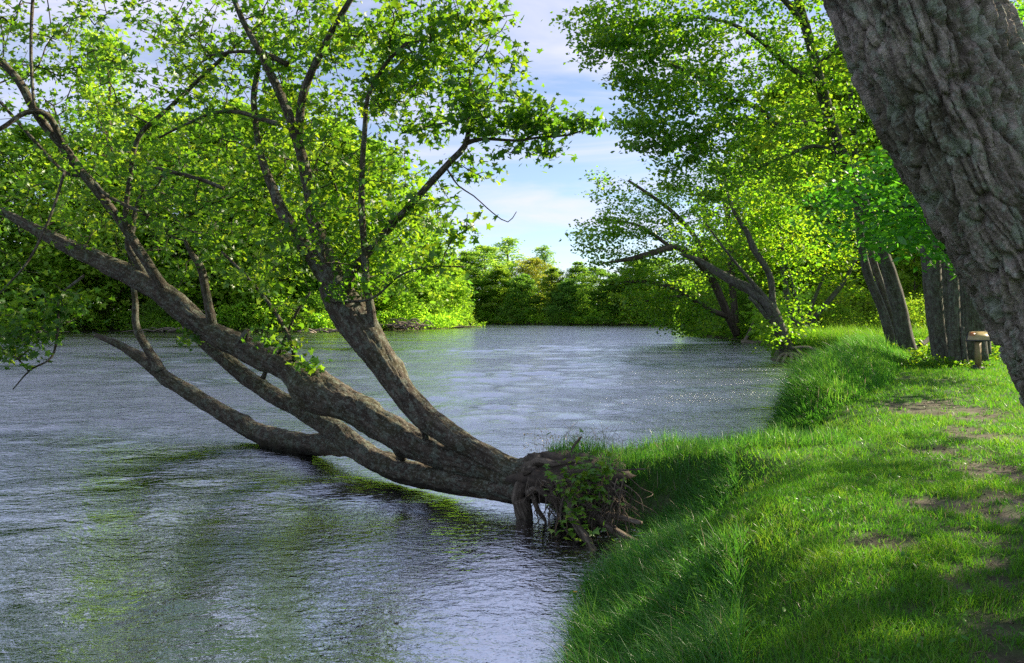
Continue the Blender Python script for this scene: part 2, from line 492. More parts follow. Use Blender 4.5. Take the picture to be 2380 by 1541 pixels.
# ground
def ground_mat():
    m, n, l = mat_new('ground')
    g = N(n, 'ShaderNodeNewGeometry')
    at = N(n, 'ShaderNodeAttribute', attribute_name='dirt')
    n1 = N(n, 'ShaderNodeTexNoise'); n1.inputs['Scale'].default_value = 3.0; n1.inputs['Detail'].default_value = 9; n1.inputs['Roughness'].default_value = 0.65
    l.new(g.outputs['Position'], n1.inputs['Vector'])
    n2 = N(n, 'ShaderNodeTexNoise'); n2.inputs['Scale'].default_value = 45; n2.inputs['Detail'].default_value = 5
    l.new(g.outputs['Position'], n2.inputs['Vector'])
    soil = ramp(n, [(0.3, (0.045, 0.037, 0.026)), (0.5, (0.095, 0.08, 0.058)), (0.7, (0.165, 0.145, 0.112))]); l.new(n1.outputs['Fac'], soil.inputs[0])
    soil2 = N(n, 'ShaderNodeMix', data_type='RGBA', blend_type='MULTIPLY'); soil2.inputs['Factor'].default_value = 0.6
    r2 = ramp(n, [(0.3, (0.5, 0.5, 0.5)), (0.7, (1.3, 1.3, 1.3))]); l.new(n2.outputs['Fac'], r2.inputs[0])
    l.new(soil.outputs[0], soil2.inputs['A']); l.new(r2.outputs[0], soil2.inputs['B'])
    turf = ramp(n, [(0.3, (0.018, 0.05, 0.010)), (0.6, (0.035, 0.085, 0.014)), (0.8, (0.06, 0.10, 0.02))]); l.new(n2.outputs['Fac'], turf.inputs[0])
    mx = N(n, 'ShaderNodeMix', data_type='RGBA')
    l.new(at.outputs['Fac'], mx.inputs['Factor']); l.new(turf.outputs[0], mx.inputs['A']); l.new(soil2.outputs['Result'], mx.inputs['B'])
    p = N(n, 'ShaderNodeBsdfPrincipled'); p.inputs['Roughness'].default_value = 0.95; p.inputs['Specular IOR Level'].default_value = 0.15
    l.new(mx.outputs['Result'], p.inputs['Base Color'])
    b = N(n, 'ShaderNodeBump'); b.inputs['Strength'].default_value = 0.6; b.inputs['Distance'].default_value = 0.03
    l.new(n1.outputs['Fac'], b.inputs['Height']); l.new(b.outputs[0], p.inputs['Normal'])
    o = N(n, 'ShaderNodeOutputMaterial'); l.new(p.outputs[0], o.inputs[0])
    return m

def water_mat():
    m, n, l = mat_new('river_water')
    g = N(n, 'ShaderNodeNewGeometry')
    def noise(scale, sx, sy, det, rot=0.0, dist=0.0):
        mp = N(n, 'ShaderNodeMapping'); mp.inputs['Scale'].default_value = (sx, sy, 1); mp.inputs['Rotation'].default_value = (0, 0, rot)
        l.new(g.outputs['Position'], mp.inputs[0])
        no = N(n, 'ShaderNodeTexNoise'); no.inputs['Scale'].default_value = scale; no.inputs['Detail'].default_value = det
        no.inputs['Roughness'].default_value = 0.55; no.inputs['Distortion'].default_value = dist
        l.new(mp.outputs[0], no.inputs['Vector'])
        return no.outputs['Fac']
    a = noise(8.0, 0.75, 1.1, 3, 0.25, 0.8)
    b = noise(2.3, 0.7, 1.1, 2, -0.3, 0.6)
    c = noise(24, 0.8, 1.1, 2, 0.1, 0.5)
    e = noise(0.55, 0.5, 1.0, 2, 0.12, 0.8)
    patch = noise(0.16, 0.45, 1.0, 4, 0.3, 1.2)
    pr = ramp(n, [(0.36, (0.22, 0.22, 0.22)), (0.64, (1.25, 1.25, 1.25))]); l.new(patch, pr.inputs[0])
    def mul(x, k):
        q = N(n, 'ShaderNodeMath', operation='MULTIPLY'); l.new(x, q.inputs[0])
        if isinstance(k, float): q.inputs[1].default_value = k
        else: l.new(k, q.inputs[1])
        return q.outputs[0]
    def add(x, y):
        q = N(n, 'ShaderNodeMath', operation='ADD'); l.new(x, q.inputs[0]); l.new(y, q.inputs[1]); return q.outputs[0]
    # calm under the near bank, choppier out in the current
    sp = N(n, 'ShaderNodeSeparateXYZ'); l.new(g.outputs['Position'], sp.inputs[0])
    mr = N(n, 'ShaderNodeMapRange'); mr.interpolation_type = 'SMOOTHSTEP'
    mr.inputs['From Min'].default_value = 8.0; mr.inputs['From Max'].default_value = 28.0
    mr.inputs['To Min'].default_value = 0.0; mr.inputs['To Max'].default_value = 1.0
    l.new(sp.outputs['Y'], mr.inputs['Value'])
    amp = N(n, 'ShaderNodeMath', operation='MULTIPLY_ADD'); amp.inputs[1].default_value = 0.85; amp.inputs[2].default_value = 0.30
    l.new(mr.outputs[0], amp.inputs[0])
    fine = add(mul(a, 0.065), mul(c, 0.018))
    h = add(mul(fine, pr.outputs[0]), mul(b, 0.05))
    h = mul(h, amp.outputs[0])
    rgh = N(n, 'ShaderNodeMath', operation='MULTIPLY_ADD'); rgh.inputs[1].default_value = 0.08; rgh.inputs[2].default_value = 0.03
    l.new(mr.outputs[0], rgh.inputs[0])
    bp = N(n, 'ShaderNodeBump'); bp.inputs['Strength'].default_value = 1.0; bp.inputs['Distance'].default_value = 1.0
    l.new(h, bp.inputs['Height'])
    p = N(n, 'ShaderNodeBsdfPrincipled')
    p.inputs['Base Color'].default_value = (0.006, 0.008, 0.006, 1)
    l.new(rgh.outputs[0], p.inputs['Roughness'])
    p.inputs['IOR'].default_value = 2.2
    l.new(bp.outputs[0], p.inputs['Normal'])
    gl = N(n, 'ShaderNodeBsdfGlossy'); gl.inputs['Color'].default_value = (0.93, 0.94, 1.0, 1)
    l.new(rgh.outputs[0], gl.inputs['Roughness']); l.new(bp.outputs[0], gl.inputs['Normal'])
    mx = N(n, 'ShaderNodeMixShader'); mx.inputs[0].default_value = 0.6
    l.new(p.outputs[0], mx.inputs[1]); l.new(gl.outputs[0], mx.inputs[2])
    o = N(n, 'ShaderNodeOutputMaterial'); l.new(mx.outputs[0], o.inputs[0])
    return m

# ------------------------------------------------------------------ terrain
SHORE = np.array([
    (-10, -60), (-3.2, -15), (-1.2, -4), (-0.5, 1), (0.05, 4), (0.35, 6.1), (0.68, 8.2), (1.45, 9.2), (1.6, 10.0), (0.55, 10.55), (0.30, 11.1),
    (0.75, 11.9), (1.6, 12.7), (2.9, 13.4), (4.3, 14.2), (5.7, 17.3), (7.7, 21.5), (10.4, 27), (13.4, 33), (16.1, 39), (17.2, 42.0),
    (16.6, 43.6), (14.6, 45.0), (15.3, 48), (18.2, 54), (21.0, 62), (22.8, 77), (22.2, 100), (27, 125), (33, 160), (38, 186),
    (10, 206), (-10, 222), (-30, 226), (-40, 210), (-30, 180), (-15, 170), (-10, 160), (-12, 148), (-18, 135), (-28, 121), (-44, 120), (-62, 124), (-72, 114),
    (-85, 92), (-110, 40), (-120, -60)], float)

def shore_dist(X, Y):
    """signed distance to the water's edge, positive on land"""
    X = np.asarray(X, float); Y = np.asarray(Y, float)
    best = np.full(X.shape, 1e9); inside = np.zeros(X.shape, bool)
    n = len(SHORE)
    for i in range(n):
        x1, y1 = SHORE[i]; x2, y2 = SHORE[(i + 1) % n]
        dx, dy = x2 - x1, y2 - y1
        t = np.clip(((X - x1) * dx + (Y - y1) * dy) / (dx * dx + dy * dy), 0, 1)
        best = np.minimum(best, (X - x1 - t * dx) ** 2 + (Y - y1 - t * dy) ** 2)
        c = ((y1 > Y) != (y2 > Y))
        xi = (x2 - x1) * (Y - y1) / ((y2 - y1) if y2 != y1 else 1e-9) + x1
        inside ^= c & (X < xi)
    d = np.sqrt(best)
    return np.where(inside, -d, d)

def land_h(X, Y, d=None):
    if d is None: d = shore_dist(X, Y)
    wob = 0.15 * pnoise(X * 1.1, Y * 1.1, 0.3) * np.clip(1.2 - Y / 60, 0.0, 1)
    d2 = d + wob
    B = 1.0 + 0.05 * pnoise(X * 0.35, Y * 0.35, 5.0) + 0.02 * pnoise(X * 1.3, Y * 1.3, 9.0)
    B = B - 0.42 * np.exp(-((X - 1.2) / 1.6) ** 2 - ((Y - 11.6) / 1.7) ** 2)
    B = B - 0.78 * np.exp(-((X - 4.0) / 1.5) ** 2 - ((Y - 13.6) / 1.6) ** 2)
    far = smooth((np.hypot(X - 6, Y - 10) - 60) / 40)
    B = B - far * 0.55 + 1.2 * far * smooth((d - 6) / 25)
    w = 0.7 + 1.4 * smooth((11.8 - Y) / 3) + 2.0 * smooth((Y - 35) / 50) + 1.5 * smooth((-X - 5) / 20)
    out = -0.2 + (B + 0.2) * smooth((d2 + .12) / w)
    inn = -0.2 - np.clip(-d2 * 0.6, 0, 1.4)
    return np.where(d2 > 0, out, inn)

DIRT = [  # bare patches: photo point on the lawn, half-size in px
    (2190, 950, 110, 20), (2150, 935, 60, 12), (2240, 1000, 60, 10), (2290, 1010, 60, 16), (2310, 1090, 90, 34), (2235, 1180, 115, 20), (2050, 1262, 95, 20),
    (2330, 1305, 60, 16), (2330, 1355, 50, 18), (2140, 1118, 60, 9), (2180, 1045, 60, 8), (2340, 1160, 50, 22), (2360, 1450, 40, 20), (2120, 1400, 40, 9),
    (1960, 1515, 70, 12), (2260, 1240, 60, 8), (2350, 1230, 50, 10), (2290, 1420, 40, 9)]
def lawn_point(px, py, z=1.0):
    Y = (EYE - z) * F / (py - HOR)
    return (px - CX) / F * Y, Y
DIRT_W = []
for (px, py, rx, ry) in DIRT:
    x, y = lawn_point(px, py)
    _, y1 = lawn_point(px, py - ry); _, y2 = lawn_point(px, py + ry)
    DIRT_W.append((x, y, rx / F * y, (y1 - y2) / 2))
x, y = 4.0, 12.6
DIRT_W.append((2.75, 11.9, 0.9, 0.5)); DIRT_W.append((3.9, 12.9, 0.9, 0.5))

def dirt_mask(X, Y):
    m = np.full(np.shape(X), -1.2)
    for (x, y, a, b) in DIRT_W:
        q = np.maximum(1.0 - ((X - x) / (1.25 * a)) ** 2 - ((Y - y) / (1.25 * b)) ** 2, -1.2)
        m = np.maximum(m, q)
    px_ = np.interp(Y, [4, 5, 7, 9, 12, 15, 19], [2.6, 3.1, 4.2, 5.3, 7.0, 8.4, 10.2])
    m = np.maximum(m, 0.25 - ((X - px_) / (0.35 + .05 * Y)) ** 2)
    m = m - 0.25 + 0.9 * pnoise(X * 1.9, Y * 1.9, 2.0) + 0.8 * pnoise(X * 5, Y * 5, 4.0) + 0.5 * pnoise(X * 13, Y * 13, 6.0)
    return smooth((m + 0.35) / 1.0)

def axis(parts):
    out = []
    for a, b, s in parts:
        out += list(np.arange(a, b, s))
    return np.array(out + [parts[-1][1]])

gx = axis([(-900, -200, 70), (-200, -60, 4), (-60, -3, 1.6), (-3, 7, 0.16), (7, 22, 0.3), (22, 60, 1.5), (60, 200, 8), (200, 900, 70)])
gy = axis([(-200, -10, 12), (-10, 2, 0.6), (2, 16, 0.16), (16, 48, 0.35), (48, 240, 2.0), (240, 400, 12), (400, 1600, 120)])
GX, GY = np.meshgrid(gx, gy)
d = shore_dist(GX, GY)
GZ = land_h(GX, GY, d)
dm = dirt_mask(GX, GY) * (GY < 45)
GZ = GZ - 0.03 * np.where(GY < 20, dm, 0)
steep = np.where((d > -0.5) & (d < 0.5 + 2.0 * smooth((GY - 35) / 50)), 1.0, 0.0)
dm = np.maximum(dm, steep)
dm = np.where((GY > 45) & (d < 6), 1.0, dm)
dm = np.where(d < 0, 1.0, dm)
nr, nc = GX.shape
ii = np.arange(nr - 1)[:, None] * nc + np.arange(nc - 1)[None, :]
Q = np.stack([ii, ii + 1, ii + nc + 1, ii + nc], -1).reshape(-1, 4)
link('ground', make_mesh('ground', np.stack([GX, GY, GZ], -1).reshape(-1, 3), Q, None, {'dirt': dm.reshape(-1)}), ground_mat(),
     kind='structure', label='grassy river bank with worn bare soil patches', cat='ground')

# river: a rippled sheet, finer near the viewer, over a flat sheet that fills the rest
ys = [2.2]
while ys[-1] < 236: ys.append(ys[-1] + 0.05 + 0.0054 * ys[-1])
ys = np.array(ys)
ts = np.concatenate([np.linspace(-1.5, -0.70, 24)[:-1], np.linspace(-0.70, 0.66, 310)])
WY = np.repeat(ys[:, None], len(ts), 1)
WX = (WY + 2.0) * ts[None, :]
gap_ = np.repeat((0.05 + 0.0054 * ys)[:, None], len(ts), 1)
calm = 0.15 + 0.75 * smooth((WY - 8) / 24)
gust = np.clip(1.0 + 1.1 * pnoise(WX * .07, WY * .16, 1.0) + 0.5 * pnoise(WX * .25, WY * .5, 2.0), 0.25, 2.2)
WZ = np.zeros_like(WX)
for k, (lam, sl) in enumerate([(4.2, .018), (2.3, .045), (1.25, .10), (.66, .125), (.34, .11), (.18, .085)]):
    wgt = smooth((lam / gap_ - 1.6) / 2.0)
    c_, s_ = math.cos(.25 * (-1) ** k), math.sin(.25 * (-1) ** k)
    xr, yr = WX * c_ + WY * s_, WY * c_ - WX * s_
    wp = 0.35 * pnoise(WX / lam * .35, WY / lam * .35, 30 + k)
    WZ += wgt * sl * lam * 0.62 * pnoise(xr / lam * 0.75 + wp, yr / lam + wp, 10.0 + k) * (gust if lam < 2 else 1)
WZ *= calm
WZ -= 0.02
nr, nc = WX.shape
ii = np.arange(nr - 1)[:, None] * nc + np.arange(nc - 1)[None, :]
WQ = np.stack([ii, ii + 1, ii + nc + 1, ii + nc], -1).reshape(-1, 4)
wv = np.array([(-800, -190, -.11), (800, -190, -.11), (800, 1500, -.11), (-800, 1500, -.11)], float)
WV = np.vstack([np.stack([WX, WY, WZ], -1).reshape(-1, 3), wv])
nW = nr * nc
link('river', make_mesh('river', WV, np.vstack([WQ, [[nW, nW + 1, nW + 2, nW + 3]]])), water_mat(), kind='structure',
     label='wide rippling river between wooded banks', cat='river')

# ------------------------------------------------------------------ trees
def resample_nodes(S, gap):
    C = S[:, :3]
    s = np.concatenate([[0], np.cumsum(np.linalg.norm(np.diff(C, axis=0), axis=1))])
    k = max(2, int(s[-1] / gap))
    u = np.linspace(0, s[-1], k)
    return np.stack([np.interp(u, s, C[:, i]) for i in range(3)], -1)

def build_tree(root, limbs, blobs, bark, leafmat, kind, size, per, spread, flat=0.35, gap=0.3, skip=0.0,
               parts=0, twig=(0.004, 0.42, 0.05), seg=0.3, droop=0.05, tilt=0.7, tint_fn=None, targets=None, size_var=0.25, sides_t=4, color=None):
    off = np.array(root.location)
    nodes = []
    for L in limbs:
        g = Geo()
        S = tube(g, L['pts'], L.get('sides', 10), L.get('step', 0.12), L.get('lump', 0.12), L.get('ridge', 0.0), seed=rng.uniform(0, 50), disp=L.get('disp'))
        o = link(L['name'], g.mesh(L['name'], off), L.get('mat', bark), root)
        if L.get('label'): o['label'] = L['label']
        nd = resample_nodes(S, gap)
        nodes.append(nd[int(len(nd) * L.get('from', skip)):] if L.get('grow', True) else nd[-1:])
    nodes = np.concatenate(nodes)
    T = blob_targets(blobs) if targets is None else targets
    Nn, par, tips = grow(nodes, np.full(len(nodes), -1), T, seg=seg, droop=droop)
    g = Geo(); twig_geo(g, Nn, par, len(nodes), *twig, sides=sides_t)
    link('twigs', g.mesh('twigs', off), bark, root, kind='stuff')
    # leaves sit round the last twig pieces
    n = len(T) * per
    own = np.repeat(np.arange(len(T)), per)
    tipn = tips[own]
    back = rng.integers(0, 3, n)
    for k in range(2):
        move = (back > k) & (par[tipn] >= len(nodes))
        tipn = np.where(move, par[tipn], tipn)
    pos = Nn[tipn] + rng.normal(0, 1, (n, 3)) * np.array([spread, spread, spread * flat])
    M = leaf_frames(n, tilt)
    sz = size * np.clip(rng.normal(1, size_var, n), 0.45, 1.6)
    base_t = rng.uniform(0, 1, len(T))[own]
    tint = np.clip(0.5 * base_t + 0.5 * rng.uniform(0, 1, n), 0, 1)
    if tint_fn is not None: tint = tint_fn(pos, tint)
    keep = np.ones(n, bool)
    if parts:
        V0, T0 = leaf_shape(kind)
        tm = [make_mesh('leaf', V0, None, T0, {'tint': np.full(len(V0), t)}) for t in (0.15, 0.35, 0.5, 0.65, 0.85)]
        for m_ in tm: m_.materials.append(leafmat)
        ang = np.abs(pos[:, 0] / pos[:, 1])
        elev = (EYE - pos[:, 2]) / pos[:, 1] * F + HOR
        vis = (np.abs(pos[:, 0] / pos[:, 1] * F) < 1180) & (elev > 5) & (elev < 1530)
        score = np.where(vis, sz / pos[:, 1], -1)
        pick = np.argsort(-score)[:parts]
        keep[pick] = False
        for i in pick:
            o = bpy.data.objects.new('leaf', tm[min(4, int(tint[i] * 5))])
            COL.objects.link(o); o.parent = root
            mm = Matrix([[*(M[i][0] * sz[i]), pos[i][0] - off[0]], [*(M[i][1] * sz[i]), pos[i][1] - off[1]], [*(M[i][2] * sz[i]), pos[i][2] - off[2]], [0, 0, 0, 1]])
            o.matrix_local = mm
            if color: o.color = color
    g = Geo(); add_leaves(g, pos[keep], sz[keep], kind, M[keep], tint[keep])
    fo = link('foliage', g.mesh('foliage', off, False), leafmat, root, kind='stuff')
    if color: fo.color = color
    return fo

def stem_bark(seed):
    r_ = np.random.default_rng(seed)
    kn = [(r_.uniform(.5, 9), r_.uniform(-math.pi, math.pi), r_.uniform(.10, .22), r_.uniform(.025, .06)) for _ in range(14)]
    def f(ct, st, R, s):
        x, y = ct * R, st * R
        w = 0.02 * pnoise(x * 6, y * 6, s * 3 + seed)
        q = pnoise((x + w) * 24 + seed, (y + w) * 24, s * 2.4)
        q2 = pnoise(x * 48, y * 48 + seed, s * 9)
        out = 0.020 * smooth(np.abs(q) * 4) + 0.007 * q2 - 0.012 + 0.02 * pnoise(x * 3, y * 3, s * 2.2 + seed)
        th = np.arctan2(st, ct)
        for s0, t0, wd, am in kn:
            da = (th - t0 + math.pi) % (2 * math.pi) - math.pi
            d2 = ((s - s0) / wd) ** 2 + (da * R / wd) ** 2
            out = out + am * np.exp(-d2 * 1.6) - am * .8 * np.exp(-d2 * 9)
        return out * np.clip(R / .22, .25, 1.1)
    return f

# ---- the maple leaning out over the river
base_a = P(1205, 1110, 10.8)
root_a = empty('leaning_maple', base_a, 'maple tipped over the river, three stems fanning out from a torn root plate', 'tree')
LA = []
def addA(name, D, sides=12, lump=0.10, ridge=0.0, **kw):
    LA.append(dict(name=name, pts=limb(D), sides=sides, lump=lump, ridge=ridge, **kw))
R1 = 0.020
addA('trunk', [(1245,1128,10.75,40),(1195,1140,10.9,30),(1150,1136,11.1,26),(1060,1121,11.6,26),(960,1100,12.4,28),(880,1074,13.1,27),(828,1040,13.7,25),(760,988,14.6,24),(690,948,15.2,19),(608,902,15.9,19),(524,836,16.4,17),(460,776,16.8,17),(405,705,17.1,15)], 60, 0.10, 0.0, step=0.045, disp=stem_bark(1), **{'from': 0.7})
addA('trunk', [(1245,1110,10.8,44),(1195,1112,10.95,34),(1150,1100,11.15,28),(1060,1068,11.6,29),(960,1030,12.2,35),(880,986,12.7,34),(828,952,13.0,36),(790,936,13.2,40),(745,915,13.6,47),(718,898,13.8,44),(690,872,14.0,33),(650,846,14.3,29),(560,806,14.9,28),(480,765,15.4,24),(400,700,15.9,26),(330,654,16.3,23),(200,592,17.0,19),(90,538,17.6,13),(0,490,18.1,8),(-120,440,18.6,5)], 60, 0.13, 0.0, step=0.045, disp=stem_bark(2), **{'from': 0.5})
addA('trunk', [(1245,1095,10.85,42),(1200,1094,10.9,28),(1150,1070,11.1,24),(1060,1020,11.4,26),(1030,1000,11.5,27),(993,973,11.75,28),(950,930,11.95,29),(900,858,12.3,32),(850,785,12.6,39),(815,730,12.8,42),(785,680,13.0,38),(765,645,13.1,28)], 60, 0.10, 0.0, step=0.045, disp=stem_bark(3), **{'from': 0.6})
addA('limb', [(850,1050,13.6,20),(800,1036,14.1,24),(760,1032,14.7,25),(700,1032,15.4,25),(640,1021,16.1,26),(585,999,16.8,22),(500,948,17.4,18),(440,912,17.9,17),(390,882,18.2,16),(350,851,18.5,13),(285,806,18.9,9),(222,779,19.2,5)], 44, 0.12, 0.0, step=0.045, disp=stem_bark(4), label='pale weathered stem lying half in the river water', grow=False)
addA('limb', [(374,866,18.3,15),(356,832,18.4,11),(330,790,18.5,10),(315,750,18.5,8),(314,700,18.5,7),(306,640,18.4,5),(300,590,18.3,4)], 14, 0.15, 0.008)
addA('limb', [(430,725,15.8,15),(392,685,15.9,14),(350,625,15.8,12),(300,545,15.7,11),(262,490,15.6,10),(190,400,15.4,10),(150,345,15.3,10),(105,292,15.2,10),(78,250,15.1,10),(45,190,15,9),(0,142,14.9,8),(-90,70,14.8,6)], 16, 0.12, 0.006)
addA('limb', [(300,548,15.7,7),(292,500,15.6,6),(300,430,15.5,5.5),(322,320,15.3,5.5),(400,245,15.1,5),(468,180,15,5),(560,95,14.8,3.5),(610,50,14.7,3)], 10, 0.1)
addA('limb', [(345,502,15.2,4),(250,455,15.4,4.5),(205,410,15.5,4.5),(150,400,15.6,4),(60,305,15.7,4),(0,238,15.8,3.5),(-60,190,15.9,3)], 8)
addA('limb', [(150,340,15.3,8),(110,268,15.0,7),(60,262,14.8,6),(0,300,14.6,5),(-60,320,14.5,4)], 8)
addA('limb', [(494,760,15.3,12),(480,690,15.3,10),(467,625,15.2,9),(445,590,15.2,6),(430,560,15.1,4)], 12, 0.2, 0.006)
addA('limb', [(348,660,16.3,9),(308,590,16.4,9),(300,560,16.4,10),(318,480,16.5,5),(335,430,16.5,3)], 10)
addA('limb', [(685,838,14.0,7),(682,810,13.9,6),(662,765,13.8,5),(625,705,13.7,4),(570,640,13.6,3.5),(515,585,13.6,3)], 8)
addA('limb', [(648,822,14.2,4),(665,780,14,3.5),(690,725,13.8,3),(720,680,13.6,2.5)], 6)
addA('limb', [(785,690,13.0,24),(755,640,13.1,21),(712,580,13.3,17),(672,520,13.4,15),(650,480,13.5,13),(633,435,13.6,11),(615,390,13.7,9),(600,330,13.8,7),(590,230,13.9,7),(600,150,13.9,6)], 18, 0.12, 0.01)
addA('limb', [(800,700,12.9,26),(778,640,13.0,24),(748,570,13.0,20),(734,520,13.0,18),(720,450,13.0,15),(703,370,13.0,13),(692,330,13.0,12),(668,260,13.0,11),(640,195,13.0,10),(605,125,13.0,8.5),(560,40,13.0,6),(530,-40,13.0,6)], 18, 0.12, 0.01)
addA('limb', [(694,325,13.0,10),(700,240,12.9,10),(718,180,12.8,9),(745,125,12.7,8),(775,65,12.6,7.5),(805,15,12.5,7),(850,-60,12.4,6)], 12, 0.1)
addA('limb', [(806,700,12.8,15),(808,650,12.7,14),(850,592,12.5,10),(905,530,12.3,9),(960,470,12.1,8.5),(1010,415,11.9,8),(1050,372,11.8,7.5),(1080,340,11.7,7),(1090,295,11.6,6),(1098,240,11.5,5),(1090,180,11.5,3)], 14, 0.1, 0.006)
addA('limb', [(1083,332,11.7,7),(1125,323,11.6,4),(1200,327,11.5,3.2),(1250,320,11.4,3),(1320,314,11.3,2.5),(1360,300,11.2,1.6)], 8)
addA('limb', [(866,775,12.5,14),(862,720,12.5,10),(852,660,12.5,9),(845,560,12.4,8),(840,470,12.3,7.5),(842,380,12.2,6.5),(848,300,12.1,6),(855,225,12.0,4.5),(895,150,11.9,5),(945,100,11.8,4)], 14, 0.1, 0.006)
addA('limb', [(655,290,13.2,6),(610,278,13.4,5.5),(560,262,13.6,5),(500,262,13.8,4),(430,290,14,3),(370,320,14.2,2.4)], 8)
addA('limb', [(668,150,13.0,7),(620,128,13.1,6),(560,120,13.2,4),(480,130,13.4,2.5)], 8)
addA('limb', [(520,438,13.9,5),(460,415,14,5),(400,400,14.1,4.5),(355,388,14.2,3.5)], 8)
addA('stub', [(935,1060,12.4,14),(925,1050,12.2,10),(918,1046,12.1,7)], 10, 0.25, 0.01, grow=False)
addA('stub', [(610,880,14.4,7),(618,862,14.4,5),(610,842,14.4,4)], 8, 0.2, grow=False)
addA('stub', [(560,800,14.7,12),(572,778,14.6,9),(578,766,14.6,7)], 9, 0.3, 0.01, grow=False)
addA('stub', [(990,1022,11.7,9),(984,1004,11.7,7),(978,996,11.7,5)], 8, 0.3, 0.01, grow=False)
addA('twig', [(1038,392,11.8,2.5),(1065,432,11.6,2),(1100,455,11.5,1.7),(1145,495,11.4,1.5),(1180,516,11.3,1.3),(1200,492,11.3,1)], 6, grow=False, label='bare hanging twig against the open sky')
addA('twig', [(1095,130,11.5,2),(1130,95,11.4,1.6),(1165,72,11.3,1.2),(1178,48,11.3,.9)], 6, grow=False)
addA('twig', [(1105,150,11.5,2),(1130,120,11.4,1.5),(1140,80,11.4,1)], 6, grow=False)
addA('twig', [(150,400,13.4,3),(118,500,13.2,3),(70,600,13,2.6),(20,660,12.9,2),(-10,690,12.9,1.5)], 6)
addA('twig', [(196,640,13.2,3),(140,690,13,3),(135,760,12.9,3),(120,830,12.8,2.5),(70,860,12.7,2),(30,905,12.7,1.3)], 6)
addA('twig', [(78,-40,13.8,4),(72,90,13.8,3.5),(74,180,13.8,3.5),(80,252,13.8,3)], 6)
addA('twig', [(760,700,12.6,4),(860,695,12.2,3),(930,640,12.1,2.4),(1000,620,12,2),(1080,620,12,1.4)], 6)
blA = [pxblob(a, b, y, rx, ry, rY, int(n * 1.6)) for a, b, y, rx, ry, rY, n in [
    (110,300,17,250,300,2.2,84), (370,280,16.2,260,270,2.4,130), (600,240,15,220,250,2.2,120), (800,230,13.6,200,240,1.7,115),
    (985,190,12.4,140,140,1.2,55), (1080,130,11.9,100,130,0.8,28), (1150,262,11.5,110,60,.6,34), (1260,275,11.3,80,36,.4,16), (1345,287,11.1,50,24,.25,8),
    (1258,362,11.2,24,34,.2,4), (1190,345,11.3,26,12,.15,3), (1195,125,11.5,40,46,.25,5), (1110,20,11.6,90,40,.6,10), (1090,390,11.8,40,30,.3,5),
    (1045,510,12,70,44,.5,10), (880,460,12.7,170,120,1.2,48), (760,560,13.1,150,90,1.1,26), (930,600,12.3,120,66,.9,18), (560,470,15,240,130,1.8,70),
    (300,460,18.2,260,150,1.6,70), (90,520,19.2,200,130,1.0,40), (590,590,14.6,130,80,1.1,24), (440,580,17.2,90,70,0.7,14),
    (80,720,13,110,80,.9,26), (30,800,12.8,70,50,.6,14), (660,760,13.8,60,60,.4,9), (720,845,13.4,22,14,.15,3), (640,640,13.6,90,60,.8,12),
    (840,670,12.8,90,50,.8,10), (430,785,15.5,50,20,.3,4),
    (960,60,12.3,160,90,1.2,34), (700,40,13.6,220,90,1.8,44), (300,60,16,320,90,2.2,40), (40,120,16,140,160,1.8,22),
    (150,-200,16,400,160,3,50), (700,-150,14,300,120,2.4,34),
]]
def tintA(pos, t):
    return np.clip(t + 0.25 * pnoise(pos[:, 0] * .5, pos[:, 1] * .5, pos[:, 2] * .5), 0, 1)
build_tree(root_a, LA, blA, B_RIVER, M_MAPLE, 'maple', 0.092, 15, 0.17, 0.45, parts=300, twig=(0.0058, 0.40, 0.036), tint_fn=tintA, size_var=0.42, tilt=0.9)

# torn root plate and roots
g = Geo()
nu, nv = 40, 24
U, Vv = np.meshgrid(np.arange(nu) / nu * 2 * math.pi, np.linspace(0.02, math.pi - 0.02, nv))
sx, sy, sz = np.sin(Vv) * np.cos(U), np.sin(Vv) * np.sin(U), np.cos(Vv)
rr = 1 + 0.22 * pnoise(sx * 2.2, sy * 2.2, sz * 2.2) + 0.14 * pnoise(sx * 6, sy * 6, sz * 6)
c0 = np.array([0.80, 10.8, 0.46])
V = np.stack([sx * rr * 0.78, sy * rr * 0.60, sz * rr * 0.36], -1).reshape(-1, 3) + c0
ii = np.arange(nv - 1)[:, None] * nu; j = np.arange(nu)[None, :]
Q = np.stack([ii + j, ii + nu + j, ii + nu + (j + 1) % nu, ii + (j + 1) % nu], -1).reshape(-1, 4)
g.add(V, Q, [[q, (q + 1) % nu, 0] for q in range(1, nu - 1)])
link('root_plate', g.mesh('root_plate', base_a), M_SOIL, root_a)
